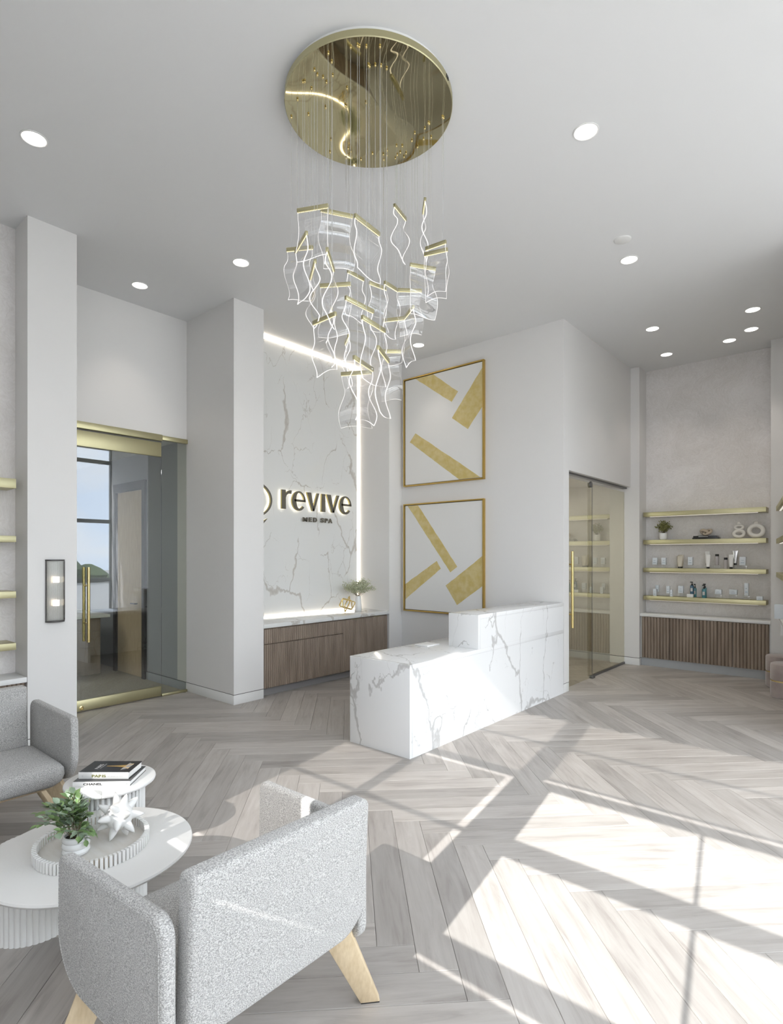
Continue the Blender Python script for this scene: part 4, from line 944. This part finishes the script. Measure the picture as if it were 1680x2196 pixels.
for bi, (xa, ya, xb_, yb_) in enumerate(bars):
    ua, va, ub, vb_ = 580 + xa / 4, 400 + ya / 4, 580 + xb_ / 4, 400 + yb_ / 4
    um, vm = (ua + ub) / 2, (va + vb_) / 2; d = ray(um, vm); dh = Vector((d.x, d.y, 0)); s_ = dh.length
    # depth from the bar's usual length, kept under the canopy
    A1 = onz(ua, va, H + 1) - CAM; B1 = onz(ub, vb_, H + 1) - CAM; dz = LB / max(.02, (Vector((A1.x, A1.y, 0)) - Vector((B1.x, B1.y, 0))).length)
    tlen = dz / d.z
    tc_ = CC.dot(dh) / dh.length_squared; lat = (CC - dh * tc_).length; hw = math.sqrt(max(.01, .40 ** 2 - lat ** 2)) / s_
    tt = min(max(tlen, tc_ - hw), tc_ + hw)
    mid = CAM + d * tt; z = mid.z; A = onz(ua, va, z); B = onz(ub, vb_, z)
    di = (B - A); ln = min(max(di.length, .15), .23); di = di.normalized() if di.length > 1e-4 else Vector((1, 0, 0))
    nr = Vector((-di.y, di.x, 0)); A = mid - di * ln / 2; B = mid + di * ln / 2
    bo = MB().hexa([tuple(A - nr * .008 + UP * -.011), tuple(B - nr * .008 + UP * -.011), tuple(B + nr * .008 + UP * -.011), tuple(A + nr * .008 + UP * -.011)],
                   [tuple(A - nr * .008 + UP * .011), tuple(B - nr * .008 + UP * .011), tuple(B + nr * .008 + UP * .011), tuple(A + nr * .008 + UP * .011)]).build('light_bar', BRASS, t, bevel=.001)
    nd = 20; ldm = MB()
    for k in range(nd):
        c = A.lerp(B, (k + .5) / nd) + UP * -.0125; ldm.box(tuple(c - Vector((.0025, .0025, .001))), tuple(c + Vector((.0025, .0025, .001))))
    tag(ldm.build('led_dots', LEDDOT, bo, smooth=0), kind='stuff')
    for f in (.18, .82):
        c = A.lerp(B, f)
        MB().tube([c + UP * .011, Vector((c.x, c.y, ZL))], .0011, 5).build('cable', SILVER, t)
        b_ = bpy.data.objects.new('bead', bead); COL.objects.link(b_); b_.parent = t; b_.location = Vector((c.x, c.y, ZL - .006)) - WL[t.name]
    hh = rnd.uniform(.28, .335); ph = rnd.uniform(0, 6.28); sk = rnd.uniform(-.9, .9); am = rnd.uniform(.016, .030); fq = rnd.uniform(1.0, 1.5); nu, nv = 8, 22; vs = []; fs = []; mi = []
    for side in (-1, 1):
        for j in range(nv + 1):
            for i in range(nu + 1):
                s0 = i / nu; t0 = j / nv; env = min(1, t0 * 3.5)
                off = am * env * math.sin(2 * math.pi * fq * t0 + ph + sk * s0) ; lat_ = .012 * env * math.sin(2 * math.pi * .9 * t0 + ph * 1.7 + s0)
                p_ = A.lerp(B, .02 + .96 * s0) + UP * (-.012 - hh * t0 + .012 * math.sin(4 * s0 + ph) * t0) + nr * (off + side * .003) + di * lat_
                vs.append(p_)
    n1_ = (nu + 1) * (nv + 1)
    for side in (0, 1):
        for j in range(nv):
            for i in range(nu):
                a = side * n1_ + j * (nu + 1) + i; fs.append((a, a + 1, a + nu + 2, a + nu + 1)); mi.append(0)
    rim_ = [j * (nu + 1) for j in range(nv + 1)] + [nv * (nu + 1) + i for i in range(1, nu + 1)] + [j * (nu + 1) + nu for j in range(nv - 1, -1, -1)]
    for k in range(len(rim_) - 1):
        a, b_ = rim_[k], rim_[k + 1]; fs.append((a, b_, b_ + n1_, a + n1_)); mi.append(1)
    mb = MB(); mb.v = [Vector(v) for v in vs]; mb.f = fs; mb.mi = mi
    mb.build('acrylic_sheet', [ACRY, ACRYE], bo, smooth=60)

# ================================================================== ARMCHAIRS
def slab(poly, rad, lo, hi, bev, fn, seg=4):
    pl = rounded(poly, rad, 8)
    mb = MB().prism(pl, lambda a, b: fn(a, b, lo), lambda a, b: fn(a, b, hi)); return mb, bev
def armchair(label, loc, rz):
    t = thing('armchair', label, 'armchair', loc, rz, 'grey boucle armchairs')
    def put_(mb, name, mat, **k): return mb.build(name, mat, t, world=False, **k)
    # back (outer face x=.32) : polygon in (y,z)
    pl = rounded([(-.315, .345), (.365, .345), (.365, .80), (-.315, .805)], [.05, .12, .03, .02], 8)
    mb = MB().prism(pl, lambda a, b: (.235 + .05 * (b - .34), a, b), lambda a, b: (.305 + .05 * (b - .34) + .012 * (1 - (a / .37) ** 2), a, b))
    o_ = put_(mb, 'backrest', FAB, bevel=.016, seg=4, smooth=60)
    for sg in (-1, 1):
        pl = rounded([(-.325, .30), (.30, .29), (.30, .712), (-.315, .690)], [.17, .05, .06, .03], 9)
        def ay(a): return .388 - .028 * (a + .325) / .61          # arms close in towards the back
        mb = MB().prism(pl, lambda a, b: (a, sg * (ay(a) - .022), b), lambda a, b: (a, sg * (ay(a) + .022), b))
        a_ = put_(mb, 'armrest', FAB, bevel=.014, seg=4, smooth=60)
        cxm = sum(p[0] for p in pl) / len(pl); czm = sum(p[1] for p in pl) / len(pl)
        rim = [(cxm + (p[0] - cxm) * .955, czm + (p[1] - czm) * .94) for p in pl]
        MB().tube([(a, sg * (ay(a) + .0225), b) for a, b in rim], .0016, 5, True).build('piping', FAB, a_, world=False)
    pl = rounded([(-.335, -.345), (.25, -.345), (.25, .345), (-.335, .345)], [.07, .03, .03, .07], 7)
    mb = MB(); n = len(pl)
    lv = [(.315, .90, -.0), (.335, .97, 0), (.37, 1.0, 0), (.405, .99, 0), (.425, .95, 0), (.436, .80, 0), (.440, .4, 0)]
    vs = []; fs = []
    for z_, s_, _ in lv:
        for a_, b_ in pl: vs.append((-.05 + (a_ + .05) * s_, b_ * s_ if s_ > .9 else b_ * s_, z_))
    for j in range(len(lv) - 1):
        for i in range(n): k = (i + 1) % n; fs.append((j * n + i, j * n + k, (j + 1) * n + k, (j + 1) * n + i))
    fs += [tuple(reversed(range(n))), tuple(range((len(lv) - 1) * n, len(lv) * n))]
    mb.add(vs, fs); put_(mb, 'seat', FAB, smooth=60)
    fr_ = MB()
    for y in (-.30, .26): fr_.box((-.24, y, .285), (.20, y + .04, .325))
    for x in (-.25, .165): fr_.box((x, -.30, .285), (x + .04, .30, .325))
    put_(fr_, 'seat_frame', OAK, bevel=.003)
    for sx in (-1, 1):
        for sy in (-1, 1):
            f = Vector((sx * .245, sy * .452, 0)); tp = Vector((sx * .235, sy * .285, .335)); wv = Vector((sx * .66, sy * .75, 0)).normalized(); tv_ = Vector((wv.y, -wv.x, 0))
            def rc_(c, a, b): return [tuple(c - wv * a - tv_ * b), tuple(c + wv * a - tv_ * b), tuple(c + wv * a + tv_ * b), tuple(c - wv * a + tv_ * b)]
            lg = put_(MB().hexa(rc_(f + Vector((0, 0, .004)), .036, .018), rc_(tp, .055, .02)), 'leg', OAK, bevel=.004)
            MB().hexa(rc_(f, .034, .016), rc_(f + Vector((0, 0, .004)), .034, .016)).build('glide', BLACKP, lg, world=False)
    return t
armchair('grey boucle armchair with oak legs in the foreground, seen from behind', (-1.68, 1.095, 0), 0)
armchair('grey boucle armchair at the left edge facing the round tables', (-3.92, .945, 0), math.pi)

# ================================================================== TABLES
TC = Vector((-2.631, 1.045, 0)); TR = .4136; TZ = .36
t = thing('coffee_table', 'large round white coffee table on fluted pedestals', 'table', tuple(TC))
MB().lathe((TC.x, TC.y, 0), [(TR - .022, TZ - .03), (TR - .006, TZ - .022), (TR, TZ - .012), (TR - .002, TZ - .003), (TR - .008, TZ), (.001, TZ)], 96, cap=False).build('top', WHITEM, t)
MB().lathe((TC.x, TC.y, 0), [(.001, TZ - .03), (TR - .022, TZ - .03)], 96, cap=False).build('top_underside', WHITEM, t)
for (x, y, r_) in ((-2.885, .905, .185), (-2.655, 1.20, .092)):
    nf = max(14, round(2 * math.pi * r_ / .0235)); k = 8
    MB().lathe((x, y, 0), [(r_, 0), (r_, TZ - .03)], nf * k, fl=lambda i: 1 - (.006 / r_) * (1 - abs(math.sin(math.pi * (i % k) / k)) ** .6)).build('fluted_pedestal', WHITEM, t, smooth=50)
SC = Vector((-3.186, 1.3586, 0)); SR = .2277; SZ = .43
t = thing('side_table', 'small round white side table with ribbed base carrying two books', 'table', tuple(SC))
MB().lathe((SC.x, SC.y, 0), [(.001, SZ - .024), (SR - .012, SZ - .024), (SR - .003, SZ - .018), (SR, SZ - .010), (SR - .002, SZ - .003), (SR - .007, SZ), (.001, SZ)], 72, cap=False).build('top', WHITEM, t)
MB().lathe((SC.x, SC.y, 0), [(.158, 0), (.158, SZ - .024)], 48).build('core', WHITEM, t)
ribm = MB().tube([(0, 0, 0), (0, 0, SZ - .024)], .0085, 8).mesh('rib', WHITEM)
for i in range(40):
    g = 2 * math.pi * i / 40; share('rib', ribm, t, Matrix.Translation((.165 * math.cos(g), .165 * math.sin(g), 0)))

# books on the side table
def book(label, z, hgt, pl, pr, dep, cov, rot_extra=0):
    """pl, pr: near spine corners (world xy)"""
    pl = Vector((pl.x, pl.y, z)); pr = Vector((pr.x, pr.y, z)); xa = (pr - pl); wd = xa.length; xa.normalize(); ya = Vector((-xa.y, xa.x, 0))
    t = thing('book', label, 'book', tuple(pl), math.atan2(xa.y, xa.x), 'coffee table books on the side table')
    def bb(a, b, name, mat, par=None, **k): return MB().box(a, b).build(name, mat, par or t, world=False, **k)
    bb((0, 0, .0005), (wd, dep, .003), 'back_cover', cov); bb((0, 0, hgt - .003), (wd, dep, hgt), 'front_cover', cov)
    bb((0, -.002, .0005), (wd, .003, hgt), 'spine', PAPER, bevel=.001); bb((.004, .003, .003), (wd - .003, dep - .004, hgt - .003), 'pages', PAPER)
    return t, wd
b0, b1 = onz(156, 1687.5, SZ), onz(279, 1685.5, SZ)
t, wd = book('larger white spined book lying at bottom of the pair', SZ, .026, b0, b1, .215, pbr('grey_cover', (.10, .10, .10), .35))
def spine_text(t, s, x, z, size, mat, w_=None, off=0, **k):
    o_ = text_obj(s, size, 'spine_text', mat, t, frame_axes((x, -.0024, z), (1, 0, 0), (0, 0, 1)), offset=off, **k)
    if w_:
        m_ = max(v.co.x for v in o_.data.vertices); o_.data.transform(Matrix.Diagonal((w_ / m_, 1, 1, 1)))
    return o_
spine_text(t, 'CHANEL', wd * .185, .008, .0155, INK, wd * .33, .0006)
spine_text(t, 'COLLECTIONS', wd * .55, .014, .0065, INKL, wd * .21); spine_text(t, 'AND CREATIONS', wd * .55, .006, .0065, INKL, wd * .21)
spine_text(t, 'CC', wd * .93, .009, .010, INK, wd * .035)
Z_B = SZ + .027
b0, b1 = onz(168.6, 1670.5, Z_B), onz(276, 1670.5, Z_B)
t, wd = book('upper book with black cover showing a gold tower', Z_B, .036, b0, b1, .165, COVER)
spine_text(t, 'PARIS', wd * .265, .010, .0185, INKG, wd * .285, .0007)
spine_text(t, 'will always be Paris', wd * .575, .013, .008, INKL, wd * .31, shear=.3); spine_text(t, 'E', wd * .07, .013, .010, INKL, wd * .03)
zt_ = .0362
tw = [(.0, .006), (.30, .009), (.52, .016), (.62, .024), (.74, .030), (.90, .055), (1.0, .075)]
pl = [(wd * .40 + a * wd * .5, -b * .55) for a, b in tw] + [(wd * .40 + wd * .5, -.020), (wd * .40 + wd * .40, -.010), (wd * .40 + wd * .40, .010), (wd * .40 + wd * .5, .020)] + [(wd * .40 + a * wd * .5, b * .55) for a, b in reversed(tw)]
cy_ = .088
MB().prism(pl, lambda a, b: (a, cy_ + b, zt_), lambda a, b: (a, cy_ + b, zt_ + .0004)).build('tower_print', GOLDINK, t, world=False, smooth=0)
text_obj('PARIS', .028, 'cover_text', PAPER, t, frame_axes((wd * .30, .045, zt_ + .0003), (0, 1, 0), (-1, 0, 0)), offset=.0004)
text_obj('will always be', .013, 'cover_text', PAPER, t, frame_axes((wd * .35, .05, zt_ + .0003), (0, 1, 0), (-1, 0, 0)))
for k in range(5): MB().tube([(wd * (.78 + .025 * k), .035 + .004 * k, zt_), (wd * (.80 + .025 * k), .135 - .004 * k, zt_)], .0009, 4).build('sketch_line', PAPER, t, world=False)

# tray
t = thing('tray', 'round travertine tray with white slatted rim on coffee table', 'tray', (TC.x, TC.y, TZ))
RTY = .222
MB().lathe((TC.x, TC.y, TZ), [(.001, .0006), (RTY - .010, .0006), (RTY - .010, .010), (.001, .010)], 72, cap=False).build('base', CONC, t)
MB().lathe((TC.x, TC.y, TZ), [(RTY - .010, .0006), (RTY - .004, .0006), (RTY - .004, .042), (RTY - .010, .042), (RTY - .010, .0006)], 72, cap=False).build('inner_band', KNOT, t)
sl_ = MB().box((-.009, -.0058, .0006), (.010, .0058, .048)).mesh('slat', WHITEM, bevel=.0012)
NS = 80
for i in range(NS):
    g = 2 * math.pi * i / NS; share('slat', sl_, t, Matrix.Rotation(g, 4, 'Z') @ Matrix.Translation((RTY - .003, 0, 0)))
ZT = TZ + .0105
# urchin
up_ = onz(256, 1797, ZT); uc = Vector((up_.x, up_.y, ZT + .070))
t = thing('spiky_ornament', 'white spiky urchin shaped ornament on the tray', 'ornament', (uc.x, uc.y, ZT))
mb = MB(); gold = math.pi * (3 - math.sqrt(5)); dirs = []
for i in range(17):
    z_ = 1 - 2 * (i + .5) / 17; g = gold * i + .6; q_ = math.sqrt(1 - z_ * z_); dirs.append(Vector((q_ * math.cos(g), q_ * math.sin(g), z_)))
bm = bmesh.new(); bmesh.ops.create_icosphere(bm, subdivisions=5, radius=1)
for v in bm.verts:
    d = v.co.normalized(); best = max(d.dot(q_) for q_ in dirs); ang = math.acos(min(1, best)); s_ = max(0, 1 - ang / .34)
    v.co = d * (.058 + .052 * s_ ** 1.2) 
me = bpy.data.meshes.new('urchin'); bm.to_mesh(me); bm.free(); me.materials.append(WHITEM); me.polygons.foreach_set('use_smooth', [True] * len(me.polygons))
zm = min(v.co.z for v in me.vertices); o_ = bpy.data.objects.new('body', me); COL.objects.link(o_); o_.parent = t; o_.location = (0, 0, -zm)
# glass hurricane
gx, gy = -2.75, 1.09
t = thing('glass_vase', 'clear glass cylinder with dried leaf behind the leafy plant', 'vase', (gx, gy, ZT))
MB().lathe((gx, gy, ZT), [(.001, .0008), (.034, .0008), (.036, .004), (.039, .09), (.041, .178), (.0395, .178), (.0375, .09), (.034, .008), (.001, .007)], 36, cap=False).build('glass', THING, t)
MB().add([(gx - .02, gy - .02, ZT + .10), (gx + .012, gy - .025, ZT + .12), (gx + .004, gy - .01, ZT + .168), (gx - .02, gy, ZT + .14)], [(0, 1, 2), (0, 2, 3)]).build('dried_leaf', LEAFC, t, smooth=0)
MB().tube([(gx - .012, gy - .012, ZT + .008), (gx - .012, gy - .016, ZT + .105)], .002, 5).build('stalk', STEM, t)
# leafy plant in ring pot
pb = onz(163, 1829, ZT)
t = thing('potted_plant', 'leafy green plant spilling over a white stacked ring pot on the tray', 'plant', (pb.x, pb.y, ZT))
MB().lathe((pb.x, pb.y, ZT), [(.044, .0006), (.052, .006), (.055, .015), (.052, .024), (.048, .028), (.053, .034), (.055, .042), (.052, .050), (.048, .054), (.053, .060), (.054, .068), (.050, .077), (.044, .080), (.042, .074), (.044, .06)], 40, cap=False).build('pot', CERAM, t)
MB().lathe((pb.x, pb.y, ZT), [(.045, .066), (.02, .070), (.001, .071)], 24, cap=False).build('soil', SOIL, t)
rnd = random.Random(12)
def leafmesh(mat):
    L_, W_ = .040, .0145
    vs = [(0, 0, 0), (L_ * .3, W_ * .8, .003), (L_ * .62, W_ * .85, .002), (L_, 0, -.004), (L_ * .62, -W_ * .85, .002), (L_ * .3, -W_ * .8, .003), (L_ * .32, 0, -.0005), (L_ * .65, 0, -.001)]
    return MB().add(vs, [(0, 6, 1), (1, 6, 7, 2), (2, 7, 3), (0, 5, 6), (5, 4, 7, 6), (4, 3, 7)]).mesh('leaf', mat, smooth=60)
lms = [leafmesh(LEAFA), leafmesh(LEAFB), leafmesh(LEAFB), leafmesh(LEAFA)]
p0 = Vector((0, 0, .068))
for i in range(30):
    a = 2.4 * i; sp = rnd.uniform(.25, 1.0)
    away = Vector((math.cos(a), math.sin(a), 0)); crowd = away.dot(Vector((uc.x - pb.x, uc.y - pb.y, 0)).normalized()) > .25 or away.dot(Vector((gx - pb.x, gy - pb.y, 0)).normalized()) > .5
    lean = away * (.18 * sp * (.42 if crowd else 1))
    hgt = .185 * (1 - .75 * sp ** 2) * rnd.uniform(.8, 1.05) - (.045 if sp > .88 else 0)
    # bush leans to the left of the picture
    tip = p0 + lean + Vector((-.012, -.01, hgt)); mid = p0.lerp(tip, .55) + Vector((0, 0, .035 + .02 * sp))
    st = MB(); pts = [p0 + Vector((.016 * math.cos(a), .016 * math.sin(a), 0))]
    for k in range(1, 7):
        s_ = k / 6; pts.append((1 - s_) ** 2 * pts[0] + 2 * s_ * (1 - s_) * mid + s_ * s_ * tip)
    st.tube(pts, .0013, 4).build('stem', STEM, t, world=False)
    nl = 10
    for k in range(nl):
        s_ = .25 + .75 * k / (nl - 1); f = s_ * 6; i0 = min(5, int(f)); q_ = pts[i0].lerp(pts[i0 + 1], f - i0); dv = (pts[i0 + 1] - pts[i0]).normalized()
        side = dv.cross(Vector((0, 0, 1))); side = side.normalized() if side.length > .05 else Vector((1, 0, 0))
        ld_ = (dv * .75 + side * (1 if k % 2 else -1) * (.85 if k < nl - 1 else .05) + Vector((rnd.uniform(-.25, .25), rnd.uniform(-.25, .25), rnd.uniform(-.15, .3)))).normalized()
        upv = Vector((rnd.uniform(-.3, .3), rnd.uniform(-.3, .3), 1)); yv = upv.cross(ld_).normalized()
        share('leaf', rnd.choice(lms), t, frame_axes(q_, ld_, yv) @ Matrix.Scale(rnd.uniform(.75, 1.2), 4))
